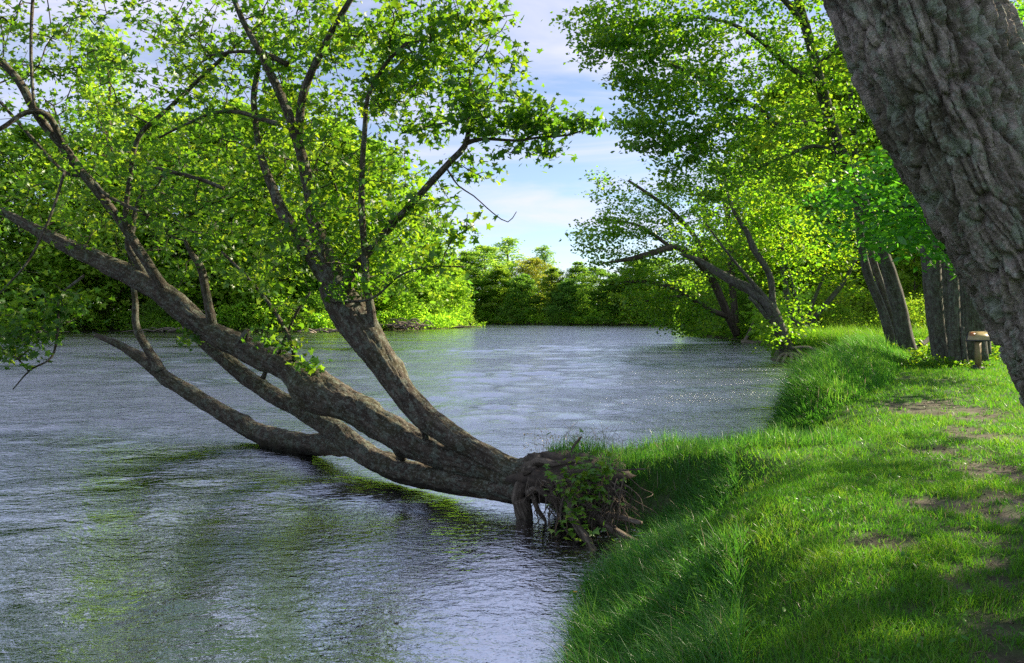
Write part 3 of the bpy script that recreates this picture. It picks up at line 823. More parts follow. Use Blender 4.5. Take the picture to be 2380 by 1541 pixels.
ROOTS = [
    [(1216,1232,10.5,6),(1206,1195,10.5,11),(1203,1160,10.55,15),(1212,1125,10.6,17),(1232,1108,10.75,18)],
    [(1222,1090,10.6,14),(1250,1074,10.45,12),(1290,1078,10.3,9),(1335,1072,10.2,6),(1370,1090,10.1,3)],
    [(1228,1120,10.55,12),(1262,1118,10.3,10),(1288,1150,10.15,8),(1296,1195,10.05,5),(1290,1235,10.0,2.5)],
    [(1240,1140,10.5,10),(1248,1180,10.35,7),(1268,1215,10.25,4),(1262,1245,10.2,2)],
    [(1225,1150,10.4,9),(1250,1135,10.3,11),(1280,1160,10.2,10),(1302,1182,10.1,5)],
    [(1300,1110,10.2,12),(1322,1160,9.9,12),(1330,1205,9.6,11),(1362,1250,9.3,12),(1392,1300,9.0,11),(1430,1318,8.8,11),(1480,1325,8.6,9)],
    [(1330,1140,10,12),(1370,1180,9.8,13),(1410,1220,9.5,12),(1455,1250,9.3,12),(1500,1270,9.1,9)],
    [(1210,1160,10.5,22),(1222,1195,10.5,18),(1230,1230,10.5,8)],
    [(1345,1160,9.8,7),(1400,1190,9.6,9),(1450,1205,9.4,9),(1490,1215,9.2,6)],
    [(1350,1285,9.2,2.4),(1392,1282,9.1,3),(1440,1258,9.0,3)],
    [(1345,1322,9.0,2),(1392,1290,9.0,2.6)],
    [(1318,1135,9.9,4),(1302,1185,9.8,3.5),(1310,1225,9.6,2.5),(1345,1262,9.4,2)],
    [(1250,1058,10.6,9),(1240,1085,10.5,12),(1215,1100,10.5,10)],
    [(1412,1140,9.7,3),(1435,1180,9.6,3),(1452,1215,9.5,2)],
    [(1325,1060,10.6,4),(1335,1035,10.6,4),(1352,1015,10.6,3)],
    [(1395,1082,10,2.5),(1440,1092,9.9,3),(1500,1090,9.8,2)],
]
for D in ROOTS:
    g = Geo(); tube(g, [np.append(q[:3], q[3] * .82) for q in limb(D)], 16, 0.035, 0.32, 0.012, seed=rng.uniform(0, 30))
    link('root', g.mesh('root', base_a), B_ROOT, root_a)
g = Geo()
for k in range(120):
    a = np.array([rng.uniform(1225, 1450), rng.uniform(1105, 1200), 0])
    y0 = 10.3 - (a[0] - 1225) / 215 * 0.8
    dx, dy = rng.normal(10, 30), rng.uniform(15, 95)
    pts = limb([(a[0], a[1], y0, 1.7), (a[0] + dx * .5 + rng.normal(0, 8), a[1] + dy * .5, y0 - .1 + rng.normal(0, .06), 1.2), (a[0] + dx, a[1] + dy, y0 - .2 + rng.normal(0, .1), .6)])
    tube(g, pts, 5, 0.06)
link('rootlets', g.mesh('rootlets', base_a), B_ROOT, root_a, kind='stuff')

# ---- big leaning trunk beside the camera
def cells(x, y, z):
    """two nearest jittered cell points: distances and the nearest cell's own number"""
    xi, yi, zi = np.floor(x).astype(np.int64), np.floor(y).astype(np.int64), np.floor(z).astype(np.int64)
    f1 = np.full(x.shape, 9.0); f2 = np.full(x.shape, 9.0); own = np.zeros(x.shape)
    for dx in (-1, 0, 1):
        for dy in (-1, 0, 1):
            for dz in (-1, 0, 1):
                h = _perm[_perm[_perm[(xi + dx) & 255] + ((yi + dy) & 255)] + ((zi + dz) & 255)]
                g_ = _grad[h] * 0.42 + 0.5
                dd = (xi + dx + g_[..., 0] - x) ** 2 + (yi + dy + g_[..., 1] - y) ** 2 + (zi + dz + g_[..., 2] - z) ** 2
                near = dd < f1
                f2 = np.where(near, f1, np.minimum(f2, dd)); own = np.where(near, h / 255.0, own); f1 = np.where(near, dd, f1)
    return np.sqrt(f1), np.sqrt(f2), own

def slab_bark(ct, st, R, s):
    x, y = ct * R, st * R
    x, y, s = np.broadcast_arrays(x, y, s)
    wx = 0.020 * pnoise(x * 8, y * 8, s * 5) + 0.006 * pnoise(x * 30, y * 30, s * 24)
    wy = 0.020 * pnoise(x * 8 + 9, y * 8, s * 5 + 4) + 0.006 * pnoise(x * 30 + 7, y * 30, s * 24)
    ws = 0.05 * pnoise(x * 9, y * 9, s * 6 + 2) + 0.015 * pnoise(x * 30, y * 30 + 4, s * 30)
    x2, y2, s2 = x + wx, y + wy, s + ws
    a1, a2, own = cells(x2 * 15, y2 * 15, s2 * 3.6)
    plate = smooth((a2 - a1) / 0.20)
    b1, b2, own2 = cells(x2 * 34 + 5, y2 * 34, s2 * 13)
    flake = smooth((b2 - b1) / 0.16)
    q = pnoise(x2 * 10, y2 * 10, s * 1.0)
    furrow = smooth((np.abs(q) - 0.02) * 6.5)
    fine = pnoise(x * 60, y * 60, s * 46) * 0.0035 + pnoise(x * 110, y * 110, s * 95) * 0.0025
    big = 0.03 * pnoise(x * 2.0, y * 2.0, s * 0.9)
    return 0.034 * furrow + (0.022 + 0.024 * own) * plate + (0.003 + 0.009 * own2) * flake + fine + big - 0.068
YN = 4.25
axis_n = [(3010,1700,340),(2830,1400,250),(2740,1180,208),(2654,1020,184),(2566,860,177),(2497,730,175),(2434,620,174),(2370,510,171),(2296,390,170),(2222,250,170),(2164,130,172),(2112,0,172),(2060,-150,172),(1960,-430,165),(1840,-760,150),(1760,-1100,130),(1700,-1500,100)]
near_pts = limb([(a, b, YN, r) for a, b, r in axis_n])
base_n = near_pts[1][:3].copy(); base_n[2] = 1.0
root_n = empty('near_tree', base_n, 'huge rough-barked tree trunk with lichen leaning across the right edge', 'tree')
LN = [dict(name='trunk', pts=near_pts, sides=380, step=[.1, .1, .04] + [.0095] * 8 + [.03] + [.12] * 4, lump=0.03, disp=slab_bark, mat=B_NEAR, **{'from': 0.8})]
# the low limb that leaves the trunk's far side and carries the bright hanging leaves
LN.append(dict(name='limb', pts=limb([(2290,320,4.5,60),(2330,330,5.6,40),(2330,370,7.5,26),(2290,415,9.5,16),(2220,450,11,10),(2120,480,12,6),(2000,500,12.8,3)]), sides=12))
LN.append(dict(name='limb', pts=limb([(2330,330,5.6,22),(2380,420,7.6,14),(2330,470,9.2,9),(2230,540,10.4,5),(2190,590,10.8,3)]), sides=10))
top = near_pts[-4][:3]
for ax, dx, dy, dz in ((0.8, -5.5, 4.5, 1.6), (0.6, 1.5, 6.5, 2.5), (0.5, 5.0, 3.0, 3.0), (0.7, -2, -4.0, 2.8), (.4, 6.5, 8.5, 4.5), (.4, 8.0, -1, 2)):
    b = near_pts[-3][:3]
    LN.append(dict(name='limb', pts=[np.append(b, 0.16), np.append(b + np.array([dx * .4, dy * .4, dz * .7]), 0.11), np.append(b + np.array([dx, dy, dz]), 0.04)], sides=10, step=0.3))
blN = [pxblob(*b[:6], int(b[6] * .8)) for b in [
    (2050,430,12.5,130,60,1.3,45), (2160,480,11.2,110,70,1.2,52), (2060,520,12,130,44,1.2,34), (2230,440,10,80,100,1.2,36), (1960,470,12.8,80,50,1,18),
    (2175,590,10.6,34,30,.3,8), (2100,380,12,90,50,1.1,24), (2040,585,12,50,14,.5,4), (2290,560,10,70,60,.8,14), (2130,560,11,100,40,.8,22)]]
for (x, y, z, r, n) in ((7, 9, 11.5, 2.6, 34), (8.5, 13.5, 12.5, 3.2, 50), (10, 3, 10.5, 3, 30)):
    blN.append((np.array([x, y, z]), (r, r, r * .55), n))
build_tree(root_n, LN, blN, B_GREY, M_BRIGHT, 'ovate', 0.12, 18, 0.24, 0.45, parts=300, gap=0.4, twig=(0.004, 0.42, 0.03), tilt=0.6)

# ---- generic tree meshes for the woods: trunk + crown around the origin
def wood_tree(H, W, style, n_t, per, size, seed):
    global rng
    rng = np.random.default_rng(seed)
    tr = Geo()
    lean = rng.normal(0, 0.04, 2)
    nodes = []
    hgt = H * (0.9 if style != 'bush' else 0.5)
    pts = [np.array([lean[0] * z, lean[1] * z, z - 0.4, max(0.03, (0.018 * H) * (1 - z / (H * 1.02)) ** 0.8)]) for z in np.linspace(0, hgt, 7)]
    S = tube(tr, pts, 7, 0.8, 0.1); nodes.append(resample_nodes(S, 0.6)[int(1 if style == 'bush' else 4):])
    lo = {'round': 0.10, 'tall': 0.06, 'airy': 0.15, 'bush': 0.05, 'skirt': 0.04}[style]
    nl = {'round': 24, 'tall': 24, 'airy': 22, 'bush': 16, 'skirt': 24}[style]
    blobs = []
    for k in range(nl):
        f = lo + (1 - lo) * (k + rng.uniform(0, 1)) / nl
        z = f * H
        u = (f - lo) / (1 - lo)
        if style == 'round': rad = W * 0.5 * math.sqrt(max(0.03, 1 - (2 * u - 0.85) ** 2 * 0.8))
        elif style == 'tall': rad = W * 0.5 * (1 - u ** 2.2) ** 0.7 + 0.3
        elif style == 'airy': rad = W * 0.5 * (1 - u ** 1.5) ** 0.8 + 0.25
        elif style == 'bush': rad = W * 0.5 * math.sqrt(max(0.05, 1 - u ** 2))
        else: rad = W * 0.5 * (1 - u) ** 0.55 + 0.3
        a = k * 2.4 + rng.uniform(-.5, .5)
        r = rad * rng.uniform(0.45, 0.8)
        tip = np.array([math.cos(a) * r, math.sin(a) * r, z])
        z0 = max(0.05 * H, z - r * (0.9 if style != 'airy' else 2.0))
        bpt = np.array([lean[0] * z0, lean[1] * z0, z0])
        S = tube(tr, [np.append(bpt, 0.007 * H * (1 - 0.6 * u)), np.append((bpt + tip) / 2 + [0, 0, .1 * r], 0.004 * H), np.append(tip, 0.0015 * H)], 5, 0.8)
        nodes.append(resample_nodes(S, 0.6))
        br = rad * rng.uniform(0.38, 0.6) + 0.25
        blobs.append((tip, (br, br, br * (0.62 if style != 'airy' else 1.2)), int(n_t / nl)))
    nodes = np.concatenate(nodes)
    T = blob_targets(blobs); T = T[T[:, 2] > 0.25]
    Nn, par, tips = grow(nodes, np.full(len(nodes), -1), T, seg=0.8)
    twig_geo(tr, Nn, par, len(nodes), 0.007, 0.45, 0.06, sides=3)
    own = np.repeat(np.arange(len(T)), per); n = len(own)
    sp = 0.42 if style != 'airy' else 0.34
    pos = T[own] + rng.normal(0, 1, (n, 3)) * np.array([sp, sp, sp * .55])
    cr = Geo()
    tint = np.clip(0.55 * rng.uniform(0, 1, len(T))[own] + 0.45 * rng.uniform(0, 1, n), 0, 1)
    add_leaves(cr, pos, size * np.clip(rng.normal(1, .3, n), .4, 1.8), 'sprig', leaf_frames(n, 0.8), tint)
    tm = tr.mesh('trunk'); tm.materials.append(B_FAR)
    cm = cr.mesh('crown', smooth_shade=False); cm.materials.append(M_FAR)
    return tm, cm

WOOD = {
    'round': wood_tree(18, 12, 'round', 760, 24, 0.35, 21),
    'round2': wood_tree(18, 13, 'round', 760, 24, 0.35, 29),
    'tall': wood_tree(20, 9, 'tall', 760, 24, 0.35, 22),
    'tall2': wood_tree(20, 8, 'tall', 760, 24, 0.35, 27),
    'airy': wood_tree(20, 7, 'airy', 380, 13, 0.32, 23),
    'skirt': wood_tree(15, 12, 'skirt', 760, 24, 0.35, 24),
    'skirt2': wood_tree(15, 11, 'skirt', 760, 24, 0.35, 28),
    'bush': wood_tree(4.5, 6, 'bush', 220, 16, 0.22, 25),
    'bush2': wood_tree(4.0, 7, 'bush', 220, 16, 0.22, 26),
}
WH = {'round': 18, 'round2': 18, 'tall': 20, 'tall2': 20, 'airy': 20, 'skirt': 15, 'skirt2': 15, 'bush': 4.5, 'bush2': 4.0}
rng = np.random.default_rng(77)

def put_wood(name, style, x, y, h, label, cat, group, color, wide=1.0, z=None):
    if z is None: z = float(land_h(np.array([x]), np.array([y]))[0]) - 0.05
    r = empty(name, (x, y, z), label, cat, group)
    s = h / WH[style]
    r.scale = (s * wide, s * wide, s)
    r.rotation_euler = (0, 0, rng.uniform(0, 6.28))
    tm, cm = WOOD[style]
    link('trunk', tm, None, r)
    c = link('crown', cm, None, r)
    c.color = (*color, 1)
    return r

def at_px(px, Y): return (px - CX) / F * Y

FAR_G = 'trees along the far bank'
LEFT_G = 'trees along the left bank'
RIGHT_G = 'trees on the right bank'
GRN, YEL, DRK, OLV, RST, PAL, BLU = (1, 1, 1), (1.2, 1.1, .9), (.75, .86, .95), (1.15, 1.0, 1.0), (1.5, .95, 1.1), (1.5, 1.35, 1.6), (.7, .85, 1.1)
WOODS = [
    # far bank, from the left point to the right bank: px, Y, top py
    ('tall', 1085, 226, 588, 'light green tree closing the far bank just past the willow point', FAR_G, GRN, 1.1),
    ('round', 1125, 232, 575, 'full pale green tree left of the tall bare-topped one on the far bank', FAR_G, PAL, 1.0),
    ('airy', 1182, 240, 552, 'tall thin-leaved tree with a see-through top, highest on the far bank', FAR_G, PAL, 1.3),
    ('tall2', 1160, 222, 620, 'yellow-green drooping tree on the far bank under the highest top', FAR_G, YEL, 1.2),
    ('skirt', 1215, 216, 640, 'dark green tree with low branches at mid far bank', FAR_G, DRK, .9),
    ('round2', 1240, 228, 600, 'slightly rusty-brown tree in the middle of the far treeline', FAR_G, RST, .8),
    ('airy', 1262, 236, 572, 'sparse grey-green tree with bare upright twigs right of the rusty tree', FAR_G, (1.3, 1.2, 1.7), 1.2),
    ('tall', 1285, 214, 625, 'olive green tree beside the rusty tree on the far bank', FAR_G, OLV, 1.2),
    ('skirt2', 1320, 208, 650, 'blue-green tree with dark foot at the far waterline', FAR_G, BLU, 1.0),
    ('tall2', 1345, 216, 612, 'narrow bright green tree near the low gap in the far treeline', FAR_G, GRN, 1.1),
    ('round', 1385, 206, 625, 'round mid-green tree right of the gap in the far treeline', FAR_G, GRN, 1.0),
    ('skirt', 1430, 202, 640, 'shadowy green tree at the far bank behind the overhanging bough', FAR_G, DRK, 1.1),
    ('tall', 1475, 198, 600, 'tall yellowish tree at the right end of the far bank', FAR_G, YEL, 1.1),
    ('round2', 1530, 196, 600, 'broad green tree where far bank meets right bank', FAR_G, GRN, 1.1),
    ('skirt2', 1590, 190, 620, 'dusky tree in the corner of the river bend', FAR_G, DRK, 1.1),
    # left bank
    ('skirt', 1045, 168, 615, 'rounded bright willow bulging over the water at the point of the left bank', LEFT_G, (1.15, 1.12, .9), 1.15),
    ('tall', 1000, 172, 560, 'upright green tree directly behind the bulging willow', LEFT_G, GRN, 1.1),
    ('round', 950, 160, 470, 'large leafy tree above the driftwood pile on the left bank', LEFT_G, GRN, 1.1),
    ('skirt2', 905, 146, 600, 'low-skirted green tree next to the driftwood pile', LEFT_G, (.9, 1, .9), 1.0),
    ('round2', 850, 142, 330, 'big green tree behind the forked dark stem', LEFT_G, GRN, 1.1),
    ('tall2', 790, 138, 300, 'tall yellow-green tree rising behind the steep stem', LEFT_G, YEL, 1.3),
    ('skirt', 715, 128, 640, 'dense dark-green tree with a round foot at the left waterline', LEFT_G, DRK, .8),
    ('round', 660, 134, 230, 'sunlit yellow-green tree between the two big stems', LEFT_G, YEL, 1.1),
    ('skirt2', 590, 127, 600, 'light green tree low over the bank below the sunlit one', LEFT_G, GRN, .9),
    ('tall', 540, 136, 250, 'tall tree filling the wood left of the steep stem', LEFT_G, GRN, 1.3),
    ('round2', 450, 132, 280, 'broad yellowish tree above the middle stem', LEFT_G, YEL, 1.1),
    ('skirt', 400, 126, 620, 'grey-green willow bush above the red eroded bank', LEFT_G, (.85, .95, 1.1), .8),
    ('tall2', 340, 136, 260, 'very tall green tree at the back of the left wood', LEFT_G, GRN, 1.4),
    ('airy', 240, 128, 70, 'pale thin-topped tree standing highest against the sky on the left', LEFT_G, (1.5, 1.35, 1.7), 1.0),
    ('round', 200, 128, 320, 'golden-green tree lit from the side at the left', LEFT_G, YEL, 1.1),
    ('skirt2', 120, 122, 480, 'low golden tree hanging to the water at the far left', LEFT_G, YEL, 1.1),
    ('round2', 60, 126, 300, 'full green tree in the left corner of the wood', LEFT_G, GRN, 1.1),
    ('skirt', 10, 116, 580, 'leafy tree at the extreme left edge of the bank', LEFT_G, GRN, 1.1),
    ('tall', -60, 122, 320, 'tall tree cut by the left edge of the view', LEFT_G, GRN, 1.3),
    # right bank, far to near
    ('round', 1640, 168, 560, 'hazy green tree farthest along the right bank', RIGHT_G, GRN, 1.0),
    ('skirt', 1690, 130, 600, 'dark low tree in the shade of the right bank', RIGHT_G, DRK, .9),
    ('round2', 1760, 112, 330, 'large green tree behind the crooked leaning trunk', RIGHT_G, GRN, 1.0),
    ('tall', 1850, 98, 170, 'tall yellow-lit tree behind the leaning shore tree', RIGHT_G, YEL, 1.2),
    ('skirt2', 1740, 84, 660, 'shadowed bushy tree over the grey fallen log', RIGHT_G, DRK, .7),
    ('round', 1950, 84, 130, 'glowing yellow-green tree seen past the double trunk', RIGHT_G, YEL, 1.1),
    ('round2', 2060, 80, 60, 'glowing tree between double trunk and clustered trunks', RIGHT_G, YEL, 1.1),
    ('skirt', 2125, 62, 560, 'bright backlit low tree right of the double trunk', RIGHT_G, YEL, .9),
    ('tall2', 2210, 84, 60, 'tall green tree behind the clustered trunks', RIGHT_G, GRN, 1.4),
    ('round', 2330, 76, 300, 'leafy tree behind the slanted sign', RIGHT_G, GRN, 1.1),
    ('skirt2', 2290, 92, 600, 'low backlit tree in the gap beside the sign', RIGHT_G, YEL, 1.1),
    ('round2', 2440, 66, 200, 'tree beyond the big leaning trunk at the right edge', RIGHT_G, GRN, 1.1),
]
for (style, px, Y, top, label, grp, color, wide) in WOODS:
    x = at_px(px, Y)
    z = float(land_h(np.array([x]), np.array([Y]))[0]) - 0.05
    h = (EYE - (top - HOR) / F * Y) - z
    nm = 'willow_tree' if 'willow' in label else 'woodland_tree'
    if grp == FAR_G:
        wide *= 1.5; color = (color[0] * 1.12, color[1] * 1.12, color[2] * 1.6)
    if grp == LEFT_G: color = tuple(1.2 * q for q in color)
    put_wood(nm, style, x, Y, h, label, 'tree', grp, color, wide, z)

# a deep wood behind the front rows, nobody could count it
def deep_wood():
    g = Geo()
    pts = []
    def band(x0, y0, x1, y1, n, h0, h1, dep):
        t = rng.uniform(0, 1, n); o = rng.uniform(0, 1, n) * dep
        dx, dy = x1 - x0, y1 - y0; L = math.hypot(dx, dy)
        nx, ny = dy / L, -dx / L
        x = x0 + dx * t + nx * o; y = y0 + dy * t + ny * o
        top = (h0 + (h1 - h0) * t) * (0.75 + 0.35 * pnoise(x * .12, y * .12, 3.3))
        z = rng.uniform(0, 1, n) ** 0.8 * top + 0.6
        pts.append(np.stack([x, y, z], -1))
    band(60, 200, -60, 262, 12000, 12, 13, 16)
    band(-8, 182, -30, 146, 6000, 13, 16, 12)
    band(-24, 148, -100, 140, 17000, 22, 26, 16)
    band(-100, 140, -130, 60, 6000, 20, 20, 14)
    band(32, 92, 60, 190, 11000, 15, 15, 16)
    band(26, 96, 86, 92, 10000, 14, 13, -14)
    p = np.concatenate(pts)
    n = len(p)
    add_leaves(g, p, 1.25 * np.clip(rng.normal(1, .3, n), .4, 1.7), 'sprig', leaf_frames(n, 0.9), rng.uniform(0, 1, n))
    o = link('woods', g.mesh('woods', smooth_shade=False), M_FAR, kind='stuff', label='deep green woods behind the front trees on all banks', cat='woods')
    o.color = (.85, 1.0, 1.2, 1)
deep_wood()

def bank_foliage():
    g = Geo()
    pts = []
    n = len(SHORE)
    for i in range(n):
        a, b = SHORE[i], SHORE[(i + 1) % n]
        if min(a[1], b[1]) < 52 or max(a[0], b[0]) > 60: continue
        L = np.linalg.norm(b - a)
        m = int(L * 95)
        t = rng.uniform(0, 1, m)
        nx, ny = (b[1] - a[1]) / L, -(b[0] - a[0]) / L
        X = a[0] + (b[0] - a[0]) * t; Y = a[1] + (b[1] - a[1]) * t
        top = np.clip(2.6 + 3.2 * pnoise(X * .22, Y * .22, 4.0) + 1.2 * pnoise(X * .7, Y * .7, 8.0), 0.25, 6)
        z = rng.uniform(0, 1, m) ** .8 * top
        o = rng.uniform(-1.0, 1, m) * 1.3 + 1.1 - 0.3 * z * rng.uniform(0, 1, m)
        pts.append(np.stack([X + nx * o, Y + ny * o, z + .25], -1))
    p = np.concatenate(pts); m = len(p)
    add_leaves(g, p, 0.42 * np.clip(rng.normal(1, .3, m), .4, 1.7), 'sprig', leaf_frames(m, 0.8), np.clip(.4 + .35 * pnoise(p[:, 0] * .3, p[:, 1] * .3, 2.0) + rng.normal(0, .2, m), 0, 1))
    o = link('bank_foliage', g.mesh('bank_foliage', smooth_shade=False), M_FAR, kind='stuff', label='leafy undergrowth hanging over the far waterlines', cat='undergrowth')
    o.color = (1.9, 1.8, 1.5, 1)
bank_foliage()

# shrubs on the banks
SHR = [
    ('bush', 1000, 158, 4.0, 'bright shrub at the water just left of the willow point', GRN), ('bush2', 935, 141, 4.5, 'bushy shrub rising behind the driftwood pile', GRN),
    ('bush', 735, 124, 5.5, 'dark rounded shrub at the water behind the steep stem', DRK), ('bush2', 680, 123, 4.5, 'green shrub at the water between the stems', GRN),
    ('bush', 560, 123, 4.5, 'green waterside shrub above the middle stem', GRN), ('bush2', 380, 124, 5, 'grey willow shrub over the reddish eroded bank', (.9, .95, 1.2)),
    ('bush', 260, 127, 4, 'low shrub on the bank by the stub of the fallen stem', OLV), ('bush2', 110, 118, 4, 'yellow shrub at the left waterline', YEL), ('bush', 20, 113, 4, 'shrub at the waterline in the left corner', GRN),
    ('bush', 1640, 104, 5, 'dark shrub where the right bank dips to the water', DRK), ('bush2', 1690, 88, 5.5, 'shadowed shrub left of the grey leaning pole', DRK), ('bush', 1730, 80, 5, 'shadowed shrub right above the grey log', DRK),
    ('bush2', 1900, 58, 3.6, 'sunlit shrub right of the leaning shore tree', YEL), ('bush', 1990, 60, 3.8, 'sunlit shrub left of the double trunk', YEL), ('bush2', 2110, 48, 2.6, 'sunlit shrub seen right behind the double trunk foot', YEL),
    ('bush', 2255, 30, 1.5, 'dark green shrub behind the sign post', DRK), ('bush2', 2330, 62, 3, 'sunny shrub beyond the pale rail', YEL), ('bush', 1960, 50, 2.2, 'low shrub behind the grassy mound', GRN),
    ('bush2', 1300, 204, 4, 'shrub at the foot of the far bank trees', DRK), ('bush', 1420, 198, 4.5, 'shrub below the overhanging bough on the far bank', DRK), ('bush2', 1200, 215, 4, 'low shrub on the far bank under the drooping tree', GRN), ('bush', 1500, 194, 4, 'shrub at the right end of the far bank', DRK),
]
for (style, px, Y, h, label, color) in SHR:
    put_wood('shrub', style, at_px(px, Y), Y, h, label, 'shrub', 'shrubs along the banks', color)

# ---- trees of the right bank that lean over the water
def px_tree(name, label, base, limbs_px, blobs_px, bark, mat, size, per, spread, kind='sprig', sides=12, color=None, **kw):
    r = empty(name, base, label, 'tree')
    L = [dict(name='trunk' if nm == 't' else 'limb', pts=limb(D), sides=sides if nm == 't' else 8, step=0.25, lump=0.12, ridge=0.0, **{'from': 0.45 if nm == 't' else 0.1}) for nm, D in limbs_px]
    thin = 0.82 if name == 'double_trunk_tree' else 1.0
    build_tree(r, L, [pxblob(*b[:6], max(3, int(b[6] * thin))) for b in blobs_px], bark, mat, kind, size, per, spread, gap=0.5, seg=0.5, color=color, sides_t=3, **kw)
    return r

# double trunk on the lawn with the crown that overhangs the river
px_tree('double_trunk_tree', 'grey double-trunk tree leaning to the river with its crown over the water', P(2105, 828, 32),
    [('t', [(2118,836,32,21),(2104,790,32,18),(2090,720,32,17),(2072,655,32,16),(2056,605,31.8,15),(2016,500,31.5,15),(1968,390,31,14),(1932,290,30.5,13),(1905,190,30,12),(1885,110,29.8,11),(1860,20,29.5,10),(1830,-90,29,8),(1790,-220,28.5,5)]),
     ('t', [(2078,818,33,12),(2063,765,33,11),(2044,705,33,10),(2018,642,33,10),(2000,560,32.8,9),(1990,440,32.5,8),(1985,330,32.2,6),(1975,200,32,5)]),
     ('t', [(2090,815,33.4,8),(2080,770,33.4,8),(2064,715,33.4,8),(2036,630,33.4,8),(2010,540,33.4,6),(1960,420,33,4)]),
     ('l', [(1938,295,30.5,8),(1925,278,30.2,7),(1870,285,29.6,7),(1800,291,29,7),(1785,268,28.8,6),(1738,240,28.4,6),(1690,225,28,5),(1620,180,27.4,4),(1560,150,27,3)]),
     ('l', [(1800,291,29,5),(1760,275,28.5,4),(1700,290,28,3),(1620,300,27.5,2)]),
     ('l', [(1908,200,30,8),(1840,160,29,6),(1760,90,28.3,5),(1680,50,27.6,4),(1560,40,26.8,3),(1440,60,26.2,2)]),
     ('l', [(1870,60,29.6,8),(1800,-20,28.8,6),(1680,-80,28,4),(1520,-60,27,3)]),
     ('l', [(1960,375,31,6),(1900,340,30.4,5),(1830,360,29.5,4),(1740,400,28.6,3)]),
     ('l', [(1898,160,30,7),(1960,90,30,5),(2030,30,30,4)])],
    [(1400,50,26.4,110,60,1.4,60), (1500,40,27,140,80,2,110), (1450,140,26.6,110,80,1.5,70), (1400,110,26.3,80,50,1,25), (1560,160,27.2,160,110,2.2,150), (1500,260,26.9,90,80,1.4,60),
     (1470,310,26.6,60,50,1,24), (1620,250,27.8,170,130,2.4,160), (1720,120,28.4,190,140,2.6,170), (1700,330,28.2,160,90,2.2,110), (1560,350,27.4,70,50,1.2,30),
     (1850,90,29.6,170,130,2.6,140), (1830,330,29.6,150,110,2.4,110), (1640,420,28,110,60,1.5,50), (1960,200,30.6,120,170,2.2,90), (1900,430,30.5,130,80,2,70), (2000,330,31.5,80,130,2,50),
     (1700,-80,28,300,90,3,110), (1760,-250,28.5,240,130,4,80), (1950,-200,29.5,300,180,4,110), (2020,60,30.5,90,110,2,40)],
    B_GREY, M_CANOPY, 0.155, 23, 0.22, tilt=0.95)

# tree just beyond the right edge: its crown shows above the near trunk and shades the lawn
px_tree('edge_tree', 'leafy tree at the top right corner behind the huge leaning trunk', np.array([18.5, 12.0, 1.0]),
    [('t', [(4066,988,12,50),(4050,600,12,46),(3980,0,12,38),(3850,-700,12,28),(3700,-1300,12,12)])],
    [(3900,-400,12,520,480,3.4,150), (3300,-200,12,420,380,2.8,110), (3500,300,12,360,260,2.6,80), (4300,-100,12,500,480,3.4,110), (3600,-900,12,480,330,3,110), (3700,100,9.5,600,420,2.4,24), (4300,-300,8.5,600,500,2.6,20), (3000,-500,14,300,300,2.6,70), (2900,50,16,240,240,2.4,60), (2350,40,17,60,60,1.2,16), (2480,-40,16,160,140,1.6,44), (2680,60,16,140,150,1.8,44)],
    B_GREY, M_BRIGHT, 0.16, 20, 0.28, kind='ovate')

# the clump of upright trunks near the sign
px_tree('cluster_trunk_tree', 'cluster of upright grey trunks growing from one foot beside the sign', P(2190, 840, 26),
    [('t', [(2190,846,26,23),(2181,800,26,18),(2171,717,26,19),(2164,620,26,20),(2157,540,26,21),(2142,330,26,19),(2120,120,26,15),(2090,-150,26,9)]),
     ('t', [(2222,862,25.4,18),(2218,800,25.4,15),(2215,700,25.4,13),(2214,616,25.4,12),(2218,480,25.4,13),(2232,300,25.4,11),(2255,60,25.4,8),(2280,-180,25.4,5)]),
     ('t', [(2262,838,27.2,32),(2260,780,27.2,29),(2258,700,27.2,29),(2256,600,27.2,30),(2262,480,27.2,27),(2280,250,27.2,20),(2300,0,27.2,12)]),
     ('t', [(2208,835,27.6,18),(2205,760,27.6,15),(2203,650,27.6,14),(2200,500,27.6,14),(2192,300,27.6,12),(2180,60,27.6,8)]),
     ('t', [(2290,822,28.5,12),(2288,760,28.5,11),(2286,680,28.5,10),(2284,560,28.5,10),(2300,380,28.5,8)]),
     ('l', [(2244,862,25.2,8),(2240,820,25.2,7),(2236,760,25.2,4)])],
    [(2120,0,25.5,200,160,3.5,120), (2300,-60,25.5,220,180,4,120), (2200,-260,26,320,160,5,150), (2330,60,26.5,90,110,3,40), (2050,-150,25,200,160,3,70), (2460,440,23.5,150,120,2.6,120), (2420,500,29,170,90,2.6,90), (2500,400,20,170,130,2.2,90), (2600,380,24,200,160,3,110), (2430,520,25.5,90,70,1.5,40)],  # low boughs hidden by the near trunk, added to shade the tussock grass
    B_GREY, M_CANOPY, 0.17, 16, 0.36)

